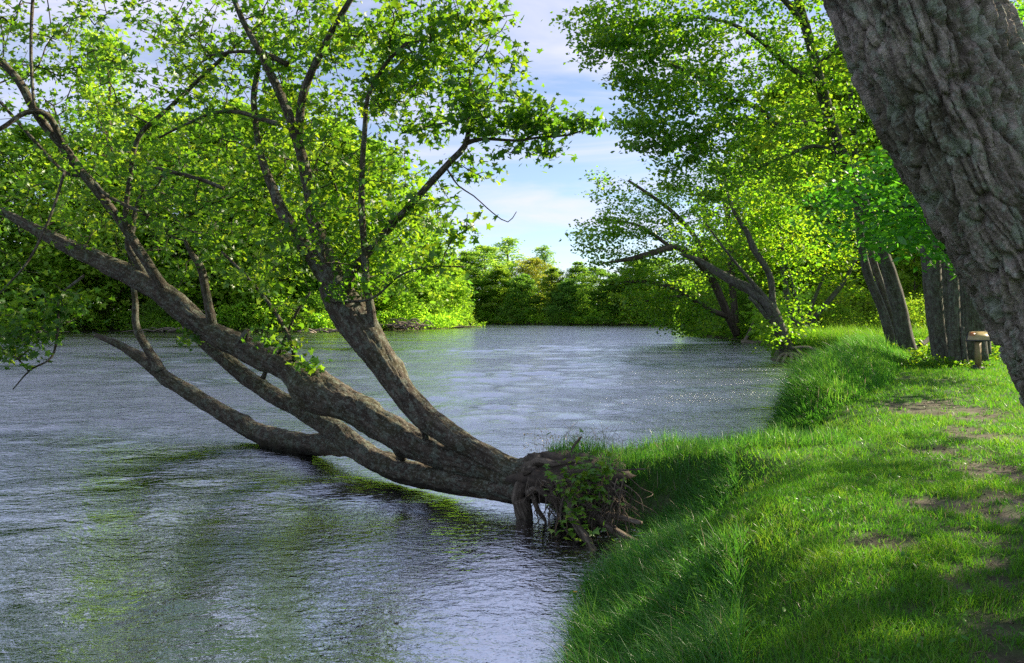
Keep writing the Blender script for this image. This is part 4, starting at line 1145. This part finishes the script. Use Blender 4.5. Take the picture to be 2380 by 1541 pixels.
# the tree at the water's edge, its roots washed out
r_sh = px_tree('shore_tree', 'dark leaning tree with washed-out roots at the edge of the right bank', P(1835, 830, 45),
    [('t', [(1836,826,45,19),(1820,790,45,16),(1805,750,45,15),(1785,710,45,14),(1745,675,45.5,12),(1700,652,46,11),(1660,628,46.5,9),(1630,608,47,6),(1580,590,47.5,3)]),
     ('t', [(1800,745,45,12),(1782,735,45,7),(1762,712,45,5),(1740,690,45,3)]),
     ('t', [(1802,740,45,10),(1795,700,45,8),(1788,640,45,7),(1750,575,45,8),(1735,540,45,6),(1700,480,45,4),(1680,400,45,3)]),
     ('l', [(1785,700,45,6),(1700,600,45,3),(1640,520,45,2)])],
    [(1640,550,47.5,110,50,2,56), (1740,550,47,110,60,2.0,60), (1700,470,46,120,70,2.4,90), (1810,630,46.5,70,60,1.6,40), (1840,560,45.5,90,90,2.2,90), (1810,770,44.6,50,50,1,24), (1790,800,44.4,30,30,.7,10),
     (1870,720,46,50,50,1.2,24), (1610,660,48,60,36,1.5,16), (1760,420,45.5,90,70,2,60), (1860,450,46,80,80,2,60)],
    B_GREY, M_CANOPY, 0.21, 14, 0.36, color=(1.15, 1.1, .9, 1))
off = np.array(r_sh.location)
for k in range(7):
    g = Geo()
    a = -2.6 + k * 0.42
    tube(g, [np.append(off + [0.25 * math.cos(a), 0.25 * math.sin(a), 0.25], 0.14), np.append(off + [0.8 * math.cos(a), 0.7 * math.sin(a), 0.02], 0.10), np.append(off + [1.3 * math.cos(a) + rng.normal(0, .2), 1.1 * math.sin(a), -0.75], 0.05)], 7, 0.12, 0.2)
    link('root', g.mesh('root', off), B_DRIFT, r_sh)

px_tree('slender_tree', 'slender twin-stemmed tree just right of the leaning shore tree', P(1862, 800, 49),
    [('t', [(1864,802,49,9),(1852,760,49,8),(1838,720,49,8),(1828,685,49,7),(1815,600,49,5),(1790,480,49,3)]),
     ('t', [(1868,795,49,5),(1862,740,49,5),(1845,680,49,4),(1825,600,49,3),(1800,520,49,2)]),
     ('t', [(1872,770,50,6),(1890,740,50,6),(1925,700,50,6),(1960,655,50,5),(1990,600,50,3)]),
     ('t', [(1868,770,50,4),(1890,700,50,4),(1915,640,50,3)])],
    [(1800,500,49,90,90,2.2,70), (1900,560,50,110,90,2.2,100), (1990,560,50,80,90,2,70), (1900,640,50.5,70,50,1.6,30), (1980,660,51,60,40,1.4,24), (1850,380,49,90,80,2,60)],
    B_GREY, M_CANOPY, 0.21, 14, 0.36, color=(1.35, 1.15, .9, 1))

px_tree('overhanging_tree', 'tree on the right bank reaching long dark boughs far out over the river', P(1700, 772, 78),
    [('t', [(1712,778,78,9),(1690,730,77,9),(1660,660,76,9),(1625,610,75,9),(1590,582,74,8),(1560,575,73,8),(1525,585,72,7),(1480,598,71,6),(1440,606,70,4),(1400,612,69,2)]),
     ('t', [(1690,735,77,7),(1650,720,76,6),(1600,690,75,6),(1560,668,74,5),(1500,655,73,4),(1450,655,72,2)]),
     ('t', [(1650,640,76,7),(1620,560,75,6),(1570,500,74,5),(1520,460,73,4),(1460,420,72,3)]),
     ('l', [(1560,576,73,5),(1510,540,72,4),(1470,520,71,3),(1400,510,70,2)]),
     ('l', [(1600,690,75,4),(1560,690,74,3),(1500,700,73,2)]),
     ('t', [(1712,775,79,8),(1700,650,79,8),(1690,500,79,6),(1660,380,79,4)])],
    [(1380,545,70,80,40,2.5,60), (1440,530,71,90,60,3,90), (1400,600,70,60,30,2,36), (1500,510,73,90,70,3,90), (1560,480,74,110,80,3,110), (1420,450,72,70,45,2.4,40), (1390,415,72,30,25,1.4,10),
     (1520,620,73,90,50,3,80), (1600,600,75,100,80,3,100), (1500,700,73.5,90,40,2.6,70), (1580,700,75,80,50,2.4,80), (1620,740,75.5,50,36,1.6,40), (1660,430,78,90,90,3,80), (1690,600,78,70,100,3,80), (1560,745,74,60,30,1.6,40), (1470,640,72.5,60,30,2,40), (1590,760,75.5,40,20,1.2,24)],
    B_FAR, M_CANOPY, 0.29, 14, 0.48, color=(1.2, 1.12, .95, 1))

# ------------------------------------------------------------------ grasses
def blades(geo, X, Y, Z, h, w, lean, bend, segs, tint):
    tint = np.where(rng.uniform(0, 1, len(X)) < 0.035, 1.0, np.minimum(tint, 0.92))
    """each blade: a ribbon that bows over along 'lean' (n,2)"""
    n = len(X)
    a = rng.uniform(0, math.pi, n)
    wx, wy = np.cos(a) * w * .5, np.sin(a) * w * .5
    ts = np.linspace(0, 1, segs + 1)
    V = []
    for k, t in enumerate(ts):
        off = bend * h * (t ** 1.9)
        cx, cy = X + lean[:, 0] * off, Y + lean[:, 1] * off
        cz = Z + h * (t - 0.36 * np.minimum(bend, 1.3) * t ** 2.6)
        f = (1 - t ** 1.6)
        if k < segs:
            V.append(np.stack([cx - wx * f, cy - wy * f, cz], -1)); V.append(np.stack([cx + wx * f, cy + wy * f, cz], -1))
        else: V.append(np.stack([cx, cy, cz], -1))
    V = np.stack(V, 1)
    kv = V.shape[1]
    base = (np.arange(n) * kv)[:, None, None]
    q = np.array([[2 * k, 2 * k + 1, 2 * k + 3, 2 * k + 2] for k in range(segs - 1)]).reshape(-1, 4)
    t = np.array([[2 * segs - 2, 2 * segs - 1, 2 * segs]])
    geo.add(V.reshape(-1, 3), (q[None] + base).reshape(-1, 4) if len(q) else None, (t[None] + base).reshape(-1, 3), np.repeat(tint, kv))

def rand_dir(n):
    a = rng.uniform(0, 2 * math.pi, n)
    return np.stack([np.cos(a), np.sin(a)], -1)

# lawn
g = Geo()
def lawn(y0, y1, dens, h0, w0, segs):
    x0, x1 = (100 - CX) / F * y1 * 0 - 0.5, 0.66 * y1 + 0.5
    n = int(dens * (x1 - x0) * (y1 - y0))
    X = rng.uniform(x0, x1, n); Y = rng.uniform(y0, y1, n)
    ok = (X < 0.66 * Y + 0.4)
    X, Y = X[ok], Y[ok]
    d = shore_dist(X, Y)
    keep = (d > 0.12) & (rng.uniform(0, 1, len(X)) > 0.97 * dirt_mask(X, Y) ** .8)
    X, Y, d = X[keep], Y[keep], d[keep]
    Z = land_h(X, Y, d) - 0.01
    clump = pnoise(X * 1.7, Y * 1.7, 1.0) + 0.6 * pnoise(X * 5, Y * 5, 2.0)
    h = h0 * np.clip(1 + 0.55 * clump + rng.normal(0, .25, len(X)), 0.35, 2.2) * (1 - .6 * dirt_mask(X, Y))
    blades(g, X, Y, Z, h, w0 * rng.uniform(.7, 1.3, len(X)), rand_dir(len(X)), rng.uniform(0.2, 1.1, len(X)), segs, np.clip(0.45 + 0.3 * clump + rng.normal(0, .22, len(X)), 0, 1))
lawn(3.2, 6.0, 5200, 0.075, 0.0055, 2)
lawn(6.0, 9.0, 3000, 0.08, 0.007, 2)
lawn(9.0, 14, 1300, 0.085, 0.011, 1)
lawn(14, 24, 420, 0.10, 0.018, 1)
lawn(24, 48, 120, 0.13, 0.035, 1)
link('lawn_grass', g.mesh('lawn_grass', smooth_shade=False), M_LAWN, kind='stuff', label='short bright green lawn grass with clover on the bank', cat='grass')

HERB_AT = [lawn_point(a, b) for a, b in ((1612, 1480), (1660, 1530), (1570, 1560), (1700, 1580), (1635, 1600))]
# tall grass along the near bank edge
g = Geo()
def tall(n, ymin, ymax, inl, h0, w0, segs, toward=0.6, extra=None, hn=0.35):
    Y = rng.uniform(ymin, ymax, n); t = rng.uniform(-0.05, 1, n) ** 1.0
    xs = np.interp(Y, [1, 4, 6.1, 8.2, 9.3, 10.0, 10.35], [-.5, .05, .35, .68, 1.47, 1.6, 1.5])
    X = xs + t * inl(Y)
    d = shore_dist(X, Y)
    k = d > 0.10 + .25 * np.maximum(0, pnoise(X * 1.5, Y * 1.5, 40.0))
    for hx, hy in HERB_AT: k &= ((X - hx) ** 2 + (Y - hy + .15) ** 2 > .22 ** 2) | (rng.uniform(0, 1, n) < .15)
    X, Y, d, t = X[k], Y[k], d[k], t[k]
    Z = land_h(X, Y, d) - 0.02
    clump = pnoise(X * 2.6, Y * 2.6, 7.0)
    h = h0 * np.clip(1 + hn * clump + rng.normal(0, .25, len(X)), .35, 1.8) * (1 - 0.45 * np.clip(t, 0, 1))
    ln = norm(rand_dir(len(X)) + toward * np.array([-1.0, -0.15]))
    blades(g, X, Y, Z, h, w0 * rng.uniform(.7, 1.4, len(X)), ln, rng.uniform(0.15, 1.15, len(X)), segs, np.clip(.45 + .3 * clump + rng.normal(0, .22, len(X)), 0, 1))
tall(17000, 3.0, 6.5, lambda y: 0.55 + 0.14 * y, 0.42, 0.008, 3)
tall(20000, 6.0, 10.2, lambda y: 0.70 + 0.05 * y, 0.36, 0.009, 3)
# on the neck of land behind the root plate
n = 12000
X = rng.uniform(0.5, 4.4, n); Y = rng.uniform(10.2, 13.4, n)
d = shore_dist(X, Y); k = (d > 0.08) & (rng.uniform(0, 1, n) > dirt_mask(X, Y) * .9); X, Y, d = X[k], Y[k], d[k]
cl = pnoise(X * 2.2, Y * 2.2, 4.4)
blades(g, X, Y, np.maximum(land_h(X, Y, d) - .02, (.44 + .36 * np.sqrt(np.clip(1 - (X - .80) ** 2 / .61 - (Y - 10.8) ** 2 / .36, 0, 1))) * ((X > .5) & ((X - .80) ** 2 / .61 + (Y - 10.8) ** 2 / .36 < 1))), np.clip(.20 * (1 + .9 * cl + rng.normal(0, .3, len(X))), .05, .5), .009 * np.ones(len(X)), rand_dir(len(X)), rng.uniform(.1, .9, len(X)), 3, np.clip(.5 + .3 * cl + rng.normal(0, .2, len(X)), 0, 1))
link('bank_grass', g.mesh('bank_grass', smooth_shade=False), M_TALL, kind='stuff', label='tall arching green grass along the near water edge', cat='grass')

# the big tussock bank of long grass
g = Geo()
n = 40000
s = rng.uniform(0, 1, n)
pts = np.array([(4.5, 14.3), (5.7, 17.3), (7.7, 21.5), (10.4, 27), (13.4, 33), (16.3, 39.4)])
seg = np.concatenate([[0], np.cumsum(np.linalg.norm(np.diff(pts, axis=0), axis=1))])
u = s ** 1.25 * seg[-1]
bx, by = np.interp(u, seg, pts[:, 0]), np.interp(u, seg, pts[:, 1])
inl = rng.uniform(-0.05, 1, n)
wid = np.interp(u, [0, 2, 6, 14, 22, 30], [0.9, 1.7, 2.3, 2.6, 3.0, 2.6])
X = bx + inl * wid * 0.93; Y = by - inl * wid * 0.37
d = shore_dist(X, Y); k = d > 0.0
X, Y, d, inl, u = X[k], Y[k], d[k], inl[k], u[k]
cl = pnoise(X * 1.3, Y * 1.3, 1.5) + .5 * pnoise(X * 3.3, Y * 3.3, 2.5)
prof = np.sin(np.clip(inl * .9 + .12, 0, 1) * math.pi) ** .5
h = np.interp(u, [0, 1.5, 5, 30], [.3, .55, .80, .80]) * prof * np.clip(1 + .4 * cl + rng.normal(0, .22, len(X)), .3, 1.7)
ln = norm(rand_dir(len(X)) * .8 + np.array([-.9, -.35]))
blades(g, X, Y, land_h(X, Y, d) - .03, h, .020 * rng.uniform(.7, 1.4, len(X)), ln, rng.uniform(.3, 1.3, len(X)), 3, np.clip(.45 + .3 * cl + rng.normal(0, .22, len(X)), 0, 1))
link('tussock_grass', g.mesh('tussock_grass', smooth_shade=False), M_TALL, kind='stuff', label='mounded bank of long dark green grass drooping to the river', cat='grass')

# grassy mound beyond the little cove and undergrowth round the trunks
g = Geo()
n = 16000
X = rng.uniform(15.6, 23.5, n); Y = rng.uniform(42.4, 50, n)
d = shore_dist(X, Y); k = d > 0.1; X, Y, d = X[k], Y[k], d[k]
cl = pnoise(X * .9, Y * .9, 8.8)
blades(g, X, Y, land_h(X, Y, d) - .05, np.clip(1.0 * (1 + .4 * cl + rng.normal(0, .2, len(X))), .3, 1.7), .03 * np.ones(len(X)), rand_dir(len(X)), rng.uniform(.2, 1.1, len(X)), 3, np.clip(.6 + .3 * cl + rng.normal(0, .2, len(X)), 0, 1))
link('mound_grass', g.mesh('mound_grass', smooth_shade=False), M_LAWN, kind='stuff', label='bright grassy mound beyond the little cove', cat='grass')

g = Geo()
def weeds(cx, cy, rx, ry, n, hmax, size):
    a = rng.uniform(0, 2 * math.pi, n); r = np.sqrt(rng.uniform(0, 1, n))
    X = cx + rx * r * np.cos(a); Y = cy + ry * r * np.sin(a)
    Z = land_h(X, Y) + hmax * rng.uniform(0.05, 1, n) * (1 - r * .7)
    add_leaves(g, np.stack([X, Y, Z], -1), size * rng.uniform(.6, 1.4, n), 'ovate', leaf_frames(n, .6), rng.uniform(0, 1, n))
weeds(13.2, 25.3, 1.9, .7, 1300, .42, .11)
weeds(12.6, 31.5, 3.2, 1.6, 2200, .6, .15)
weeds(15.8, 33, 2.5, 2, 1500, .6, .16)
weeds(17.3, 30.5, 2.0, 2.0, 1100, 1.1, .16)
weeds(22, 38, 6, 4, 3500, .8, .2)
link('undergrowth', g.mesh('undergrowth', smooth_shade=False), M_MAPLE, kind='stuff', label='leafy green undergrowth round the feet of the grey trunks', cat='undergrowth')

g = Geo()
n = 2600
X = rng.uniform(0.8, 6, n); Y = 3.4 + 9 * rng.uniform(0, 1, n) ** 1.3
d = shore_dist(X, Y); k = (d > .9) & (pnoise(X * 1.1, Y * 1.1, 20) > .02) & (dirt_mask(X, Y) < .6); X, Y, d = X[k], Y[k], d[k]
add_leaves(g, np.stack([X, Y, land_h(X, Y, d) + rng.uniform(.03, .10, len(X))], -1), rng.uniform(.025, .06, len(X)), 'ovate', leaf_frames(len(X), .4), rng.uniform(.2, 1, len(X)))
link('clover', g.mesh('clover', smooth_shade=False), M_HERB, kind='stuff', label='small broad clover and plantain leaves dotted in the lawn', cat='ground cover')

# dead leaves, twigs and pebbles on the worn patches
g = Geo()
n = 5000
X = rng.uniform(1.0, 9, n); Y = rng.uniform(3.4, 16, n)
d = shore_dist(X, Y); k = (d > 1.2) & (dirt_mask(X, Y) > .35); X, Y, d = X[k], Y[k], d[k]
Z = land_h(X, Y, d)
add_leaves(g, np.stack([X, Y, Z + .006], -1), rng.uniform(.012, .04, len(X)), 'ovate', leaf_frames(len(X), .25), rng.uniform(0, 1, len(X)))
for q in range(0, min(len(X), 260)):
    a = rng.uniform(0, 6.28); L = rng.uniform(.03, .14)
    tube(g, [np.array([X[q], Y[q], Z[q] + .006, .003]), np.array([X[q] + L * .5 * math.cos(a), Y[q] + L * .5 * math.sin(a), Z[q] + .012, .003]), np.array([X[q] + L * math.cos(a), Y[q] + L * math.sin(a), Z[q] + .008, .002])], 3, .08)
for q in range(260, min(len(X), 900)):
    r_ = rng.uniform(.005, .018)
    c_ = np.array([X[q], Y[q], Z[q] - .02 + r_ * .5])
    v_ = np.array([[1, 0, 0], [-1, 0, 0], [0, 1, 0], [0, -1, 0], [0, 0, .6], [0, 0, -.6]]) * r_ * rng.uniform(.6, 1.3, (6, 1)) + c_
    g.add(v_, None, [[0, 2, 4], [2, 1, 4], [1, 3, 4], [3, 0, 4], [2, 0, 5], [1, 2, 5], [3, 1, 5], [0, 3, 5]], rng.uniform(0, .4))
link('leaf_litter', g.mesh('leaf_litter', smooth_shade=False), M_DRY, kind='stuff', label='dead leaves, twig bits and pebbles on the worn bare soil', cat='leaf litter')

# broad weeds among the long grass
g = Geo()
n = 420
Y = rng.uniform(3.6, 10, n); X = np.interp(Y, [1, 4, 6.1, 8.2, 9.3, 10.0], [-.5, .05, .35, .68, 1.47, 1.6]) + rng.uniform(.1, 1.1, n)
for x_, y_ in zip(X, Y):
    if pnoise(x_ * 1.2, y_ * 1.2, 55.0) < .05: continue
    z_ = float(land_h(np.array([x_]), np.array([y_]))[0])
    m_ = 9
    hh = rng.uniform(.08, .3)
    p_ = np.stack([x_ + rng.normal(0, .05, m_), y_ + rng.normal(0, .05, m_), z_ + rng.uniform(.3, 1, m_) * hh], -1)
    add_leaves(g, p_, rng.uniform(.04, .11, m_), 'ovate' if rng.uniform() < .5 else 'lance', leaf_frames(m_, .5), rng.uniform(.2, 1, m_))
link('bank_weeds', g.mesh('bank_weeds', smooth_shade=False), M_HERB, kind='stuff', label='broad leaved weeds growing through the long bank grass', cat='weeds')

M_YEL = plain_mat('dandelion_yellow', (0.75, 0.48, 0.02), .7, .1, 60)
for px, py, zz, label in ((1337, 1376, .42, 'yellow dandelion flower at the left edge of the long grass'), (1428, 1345, .50, 'yellow dandelion flower deeper in the long grass by the roots')):
    Yd = 7.6 if px < 1400 else 8.3
    tip = P(px, py, Yd)
    zg = float(land_h(tip[0:1], tip[1:2])[0])
    r = empty('dandelion', (tip[0], tip[1], zg), label, 'flower', 'dandelions in the bank grass')
    H = max(.12, tip[2] - zg)
    g = Geo(); tube(g, [np.array([0, 0, -.02, .003]), np.array([.01, 0, H * .5, .003]), np.array([0, 0, H, .0025])], 5, .05)
    link('stem', g.mesh('stem'), M_HERB, r)
    g = Geo()
    m_ = 26
    a_ = np.arange(m_) * 2.4; rad_ = .004 + .012 * np.sqrt(np.arange(m_) / m_)
    for q in range(m_):
        c, s0 = math.cos(a_[q]), math.sin(a_[q])
        g.add([[0, 0, H], [c * .02 - s0 * .004, s0 * .02 + c * .004, H + .012 - rad_[q] * .6], [c * .024, s0 * .024, H + .010 - rad_[q] * .5], [c * .02 + s0 * .004, s0 * .02 - c * .004, H + .012 - rad_[q] * .6]], None, [[0, 1, 2], [0, 2, 3]])
    link('flower_head', g.mesh('flower_head', smooth_shade=False), M_YEL, r)

# dry stalks standing on the root plate
g = Geo()
for k in range(60):
    x = rng.uniform(.35, 1.5); y = rng.uniform(10.8, 11.6)
    z = .62
    h = rng.uniform(.15, .55)
    tube(g, [np.array([x, y, z, .003]), np.array([x + rng.normal(0, .04), y, z + h * .6, .0022]), np.array([x + rng.normal(0, .14), y + rng.normal(0, .05), z + h, .0012])], 3, .12)
n = 260
p = np.stack([rng.uniform(.15, 1.2, n), rng.uniform(10.7, 11.5, n), .72 + rng.uniform(0, .3, n)], -1)
add_leaves(g, p, rng.uniform(.012, .035, n), 'sprig', leaf_frames(n, 1.0), rng.uniform(0, 1, n))
link('dry_stalks', g.mesh('dry_stalks', smooth_shade=False), M_DRY, kind='stuff', label='thin dry stalks and seed heads on top of the root plate', cat='dead grass')

# creeping vine over the roots
rv = empty('creeping_vine', P(1380, 1120, 10), 'small vine with broad shiny leaves trailing over the torn roots', 'vine')
offv = np.array(rv.location)
g = Geo()
for k in range(9):
    a = (rng.uniform(1260, 1430), rng.uniform(1075, 1120))
    D = [(a[0], a[1], 10.1, 1.6)]
    for q in range(4): D.append((D[-1][0] + rng.normal(18, 26), D[-1][1] + rng.uniform(5, 38), 10.0 - .12 * q, 1.4 - .2 * q))
    tube(g, limb(D), 4, .06)
link('stems', g.mesh('stems', offv), B_ROOT, rv, kind='stuff')
V0, T0 = leaf_shape('maple'); V0 = V0 * np.array([1.0, .85, 1])
tm = [make_mesh('leaf', V0, None, T0, {'tint': np.full(len(V0), t)}) for t in (.1, .35, .6, .9)]
for m_ in tm: m_.materials.append(M_VINE)
for k in range(300):
    px, py = np.clip(rng.normal(1365, 45), 1270, 1450), rng.normal(1112, 30)
    if k > 240: px, py = rng.normal(1345, 30), rng.normal(1200, 34)
    Yv = 9.85 - max(0, (py - 1080)) / 120 * .45 - max(0, px - 1350) / 120 * .2 + rng.normal(0, .05)
    pos = P(px, py, Yv)
    M = leaf_frames(1, .45, .5, np.array([[-.2, -.6, -.3]]))[0]
    M = np.array(Matrix(M.tolist()).to_3x3())
    sz = rng.uniform(.055, .12)
    o = bpy.data.objects.new('leaf', tm[rng.integers(0, 4)]); COL.objects.link(o); o.parent = rv
    q = pos - offv
    o.matrix_local = Matrix([[*(M[0] * sz), q[0]], [*(M[1] * sz), q[1]], [*(M[2] * sz), q[2]], [0, 0, 0, 1]])

# leafy herbs at the near bank
V0, T0 = leaf_shape('lance')
tm2 = [make_mesh('leaf', V0, None, T0, {'tint': np.full(len(V0), t)}) for t in (.1, .4, .7, 1)]
for m_ in tm2: m_.materials.append(M_HERB)
HERBS = [(1612, 1480, 1350, 'tall leafy herb with shiny narrow leaves, tallest of the near bank herbs'), (1660, 1530, 1400, 'leafy herb right beside the tallest one near the bottom edge'),
         (1570, 1560, 1440, 'low leafy herb in the tall grass nearest the bottom edge'), (1700, 1580, 1470, 'leafy herb farthest from the water at the bottom edge'), (1635, 1600, 1470, 'short leafy herb sunk in grass below the tallest one')]
for (px, pb, pt, label) in HERBS:
    x, y = lawn_point(px, pb)
    z = float(land_h(np.array([x]), np.array([y]))[0])
    H = (pb - pt) / F * y + 0.16
    r = empty('leafy_herb', (x, y, z), label, 'plant', 'leafy herbs by the water')
    g = Geo(); tube(g, [np.array([0, 0, -.02, .006]), np.array([.01, 0, H * .5, .005]), np.array([-.01, .01, H, .003])], 5, .05)
    link('stem', g.mesh('stem'), M_HERB, r)
    nl = 34
    for k in range(nl):
        f = .12 + .88 * k / nl
        a = k * 2.4 + rng.normal(0, .2)
        up = 0.15 + 0.9 * max(0, f - .75) * 3
        yv = np.array([math.cos(a), math.sin(a), up - .1]); yv /= np.linalg.norm(yv)
        nz = np.array([0, 0, 1.0]) - yv * yv[2]; nz /= np.linalg.norm(nz); nz = nz + rng.normal(0, .15, 3); nz /= np.linalg.norm(nz)
        xv = np.cross(yv, nz); xv /= np.linalg.norm(xv); nz = np.cross(xv, yv)
        sz = rng.uniform(.11, .17) * (1.15 - .5 * f)
        o = bpy.data.objects.new('leaf', tm2[rng.integers(0, 4)]); COL.objects.link(o); o.parent = r
        o.matrix_local = Matrix([[xv[0] * sz * 1.3, yv[0] * sz, nz[0] * sz, 0], [xv[1] * sz * 1.3, yv[1] * sz, nz[1] * sz, 0], [xv[2] * sz * 1.3, yv[2] * sz, nz[2] * sz, H * f], [0, 0, 0, 1]])

# ------------------------------------------------------------------ sign, rail, logs, driftwood
def box(g, c, s, R=None, bev=0.0):
    c, s = np.asarray(c, float), np.asarray(s, float) / 2
    V = np.array([[sx, sy, sz] for sx in (-1, 1) for sy in (-1, 1) for sz in (-1, 1)]) * s
    if R is not None: V = V @ np.asarray(R).T
    Q = [(0, 1, 3, 2), (4, 6, 7, 5), (0, 4, 5, 1), (2, 3, 7, 6), (0, 2, 6, 4), (1, 5, 7, 3)]
    g.add(V + c, Q)

M_POST = plain_mat('tan_post', (0.24, 0.175, 0.075), .6, .15, 8)
M_SIGNFR = plain_mat('dark_frame', (0.03, 0.028, 0.03), .5, .2, 10)
M_WOODRAIL = plain_mat('weathered_rail', (0.45, 0.40, 0.34), .8, .2, 10)

sx_, sy_ = at_px(2272, 24.2), 24.2
sz_ = float(land_h(np.array([sx_]), np.array([sy_]))[0])
rs = empty('information_sign', (sx_, sy_, sz_), 'slanted park information board on a tan post by the lawn', 'sign')
g = Geo(); box(g, (0, 0, .44), (.13, .13, .78)); link('post', g.mesh('post', smooth_shade=False), M_POST, rs)
g = Geo(); box(g, (0, 0, .03), (.28, .28, .10)); box(g, (-.11, -.03, .10), (.05, .16, .08)); link('base', g.mesh('base', smooth_shade=False), M_SIGNFR, rs)
g = Geo(); box(g, (0, 0, .862), (.15, .15, .07)); link('bracket', g.mesh('bracket', smooth_shade=False), M_SIGNFR, rs)
ta = math.radians(-36); tz = math.radians(-38)
Rx = np.array([[1, 0, 0], [0, math.cos(-ta), -math.sin(-ta)], [0, math.sin(-ta), math.cos(-ta)]])
Rz = np.array([[math.cos(tz), -math.sin(tz), 0], [math.sin(tz), math.cos(tz), 0], [0, 0, 1]])
Rm = Rz @ Rx
ctr = np.array([0.05, 0.02, 1.0])
g = Geo(); box(g, ctr, (.66, .48, .022), Rm); link('frame', g.mesh('frame', smooth_shade=False), M_SIGNFR, rs)
g = Geo(); box(g, ctr + Rm @ np.array([0, 0, .0155]), (.58, .41, .012), Rm); fr = link('panel', g.mesh('panel', smooth_shade=False), plain_mat('tan_panel', (0.36, 0.28, 0.14), .35, .1, 4), rs)
g = Geo(); box(g, ctr + Rm @ np.array([-.19, .07, .0245]), (.14, .18, .005), Rm); link('picture', g.mesh('picture', smooth_shade=False), plain_mat('orange_print', (0.34, 0.13, 0.06), .35, .3, 9), rs)

rr_ = empty('wooden_rail', (at_px(2312, 41), 41, 1.0), 'pale wooden rail barrier low above the grass past the sign', 'rail')
o_ = np.array(rr_.location)
zb = float(land_h(o_[0:1], o_[1:2])[0])
for px in (2225, 2300, 2375):
    g = Geo(); box(g, (at_px(px, 41) - o_[0], 0.12, zb - 1.0 + .25), (.18, .18, .62)); link('post', g.mesh('post', smooth_shade=False), B_DRIFT, rr_)
g = Geo(); box(g, (0, 0, EYE - (806 - HOR) / F * 41 - 1.0 + .1), (4.4, .13, .16)); link('rail', g.mesh('rail', smooth_shade=False), M_WOODRAIL, rr_)

rt = empty('lawn_tree', (at_px(2313, 36), 36, 1.0), 'plain dark trunk standing in sunlit grass right of the sign', 'tree')
ot = np.array(rt.location)
build_tree(rt, [dict(name='trunk', pts=limb([(2313,822,36,17),(2312,780,36,15),(2312,650,36,14),(2314,450,36,13),(2320,200,36,11),(2325,-60,36,8)]), sides=12, step=.3, **{'from': .5})],
           [pxblob(2330, 60, 36, 200, 180, 4, 120), pxblob(2330, -150, 36, 240, 160, 5, 140), pxblob(2250, 200, 36, 120, 120, 3, 50)], B_GREY, M_CANOPY, 'sprig', .2, 14, .38, gap=.5, seg=.5, sides_t=3)

# grey log on the right bank, and the pale pole leaning over it
def log(name, D, label, cat='log', mat=B_DRIFT, sides=9, step=.3):
    p0 = P(*D[0][:3])
    g = Geo(); tube(g, limb(D), sides, step, .12, 0)
    me = g.mesh(name, p0)
    o = link(name, me, mat, None, label=label, cat=cat)
    o.location = p0
    return o
log('fallen_log', [(1724,796,76,7),(1760,797,75,6),(1800,793,74,6),(1830,790,73,5)], 'grey fallen log lying at the shaded waterline of the right bank')
log('dead_pole', [(1728,797,76,4),(1742,770,76,4),(1750,748,76,3),(1756,725,76,2)], 'pale dead pole leaning up from the grey log', 'dead branch')
log('broken_branch', [(2136,806,33,6),(2155,790,33.5,5),(2175,770,34,5)], 'broken dark branch propped between double trunk and cluster', 'dead branch', B_GREY)

def brush(name, label, px0, px1, py, Y, n, hpx):
    x = at_px((px0 + px1) / 2, Y)
    r = empty(name, (x, Y, 0.0), label, 'driftwood', 'driftwood along the left waterline')
    off = np.array(r.location)
    for k in range(n):
        a = rng.uniform(px0, px1); ln = rng.uniform(25, 80) * (1 if rng.uniform() < .6 else -1)
        y0 = Y + rng.uniform(-1.5, 1.5)
        b = py - rng.uniform(0, hpx * .5)
        D = [(a, b + 2, y0, 1.8), (a + ln * .5, b - rng.uniform(0, hpx), y0 + rng.normal(0, .6), 1.4), (a + ln, b + rng.uniform(-hpx * .3, 3), y0 + rng.normal(0, .8), .7)]
        g = Geo(); tube(g, limb(D), 5, .6, .1)
        link('branch', g.mesh('branch', off), B_DRIFT, r)
brush('driftwood_pile', 'pale tangled driftwood pile on the left bank beside the dark forked stem', 870, 985, 766, 133, 34, 22)
brush('driftwood_pile', 'small driftwood heap at the foot of the round willow', 1010, 1060, 762, 156, 12, 8)
brush('driftwood_pile', 'short driftwood line at the water behind the steep stem', 700, 765, 772, 119, 12, 8)
brush('driftwood_pile', 'pale driftwood strip at the far left waterline', 0, 110, 774, 113, 14, 9)
brush('driftwood_pile', 'bleached branches under the red eroded bank', 300, 420, 771, 120, 12, 7)
# twigs washed against the shore tree
r = empty('washed_branch', P(1870, 825, 44), 'bleached dead branch caught beside the roots of the shore tree', 'dead branch')
off = np.array(r.location)
for D in ([(1840,808,44,3),(1880,808,43.6,3),(1905,830,43.4,2)], [(1880,806,43.8,2.4),(1912,818,43.6,2),(1922,840,43.4,1.2)], [(1850,812,43.9,2),(1870,835,43.6,2),(1880,845,43.5,1)], [(1860,806,44,1.6),(1865,825,43.8,1.4),(1890,842,43.6,1)]):
    g = Geo(); tube(g, limb(D), 6, .2, .1); link('branch', g.mesh('branch', off), B_DRIFT, r)

print('OBJECTS', len(bpy.data.objects), 'TRIS', sum(sum(max(1, p.loop_total - 2) for p in m.polygons) if len(m.polygons) < 2000 else len(m.loops) - 2 * len(m.polygons) for m in bpy.data.meshes))
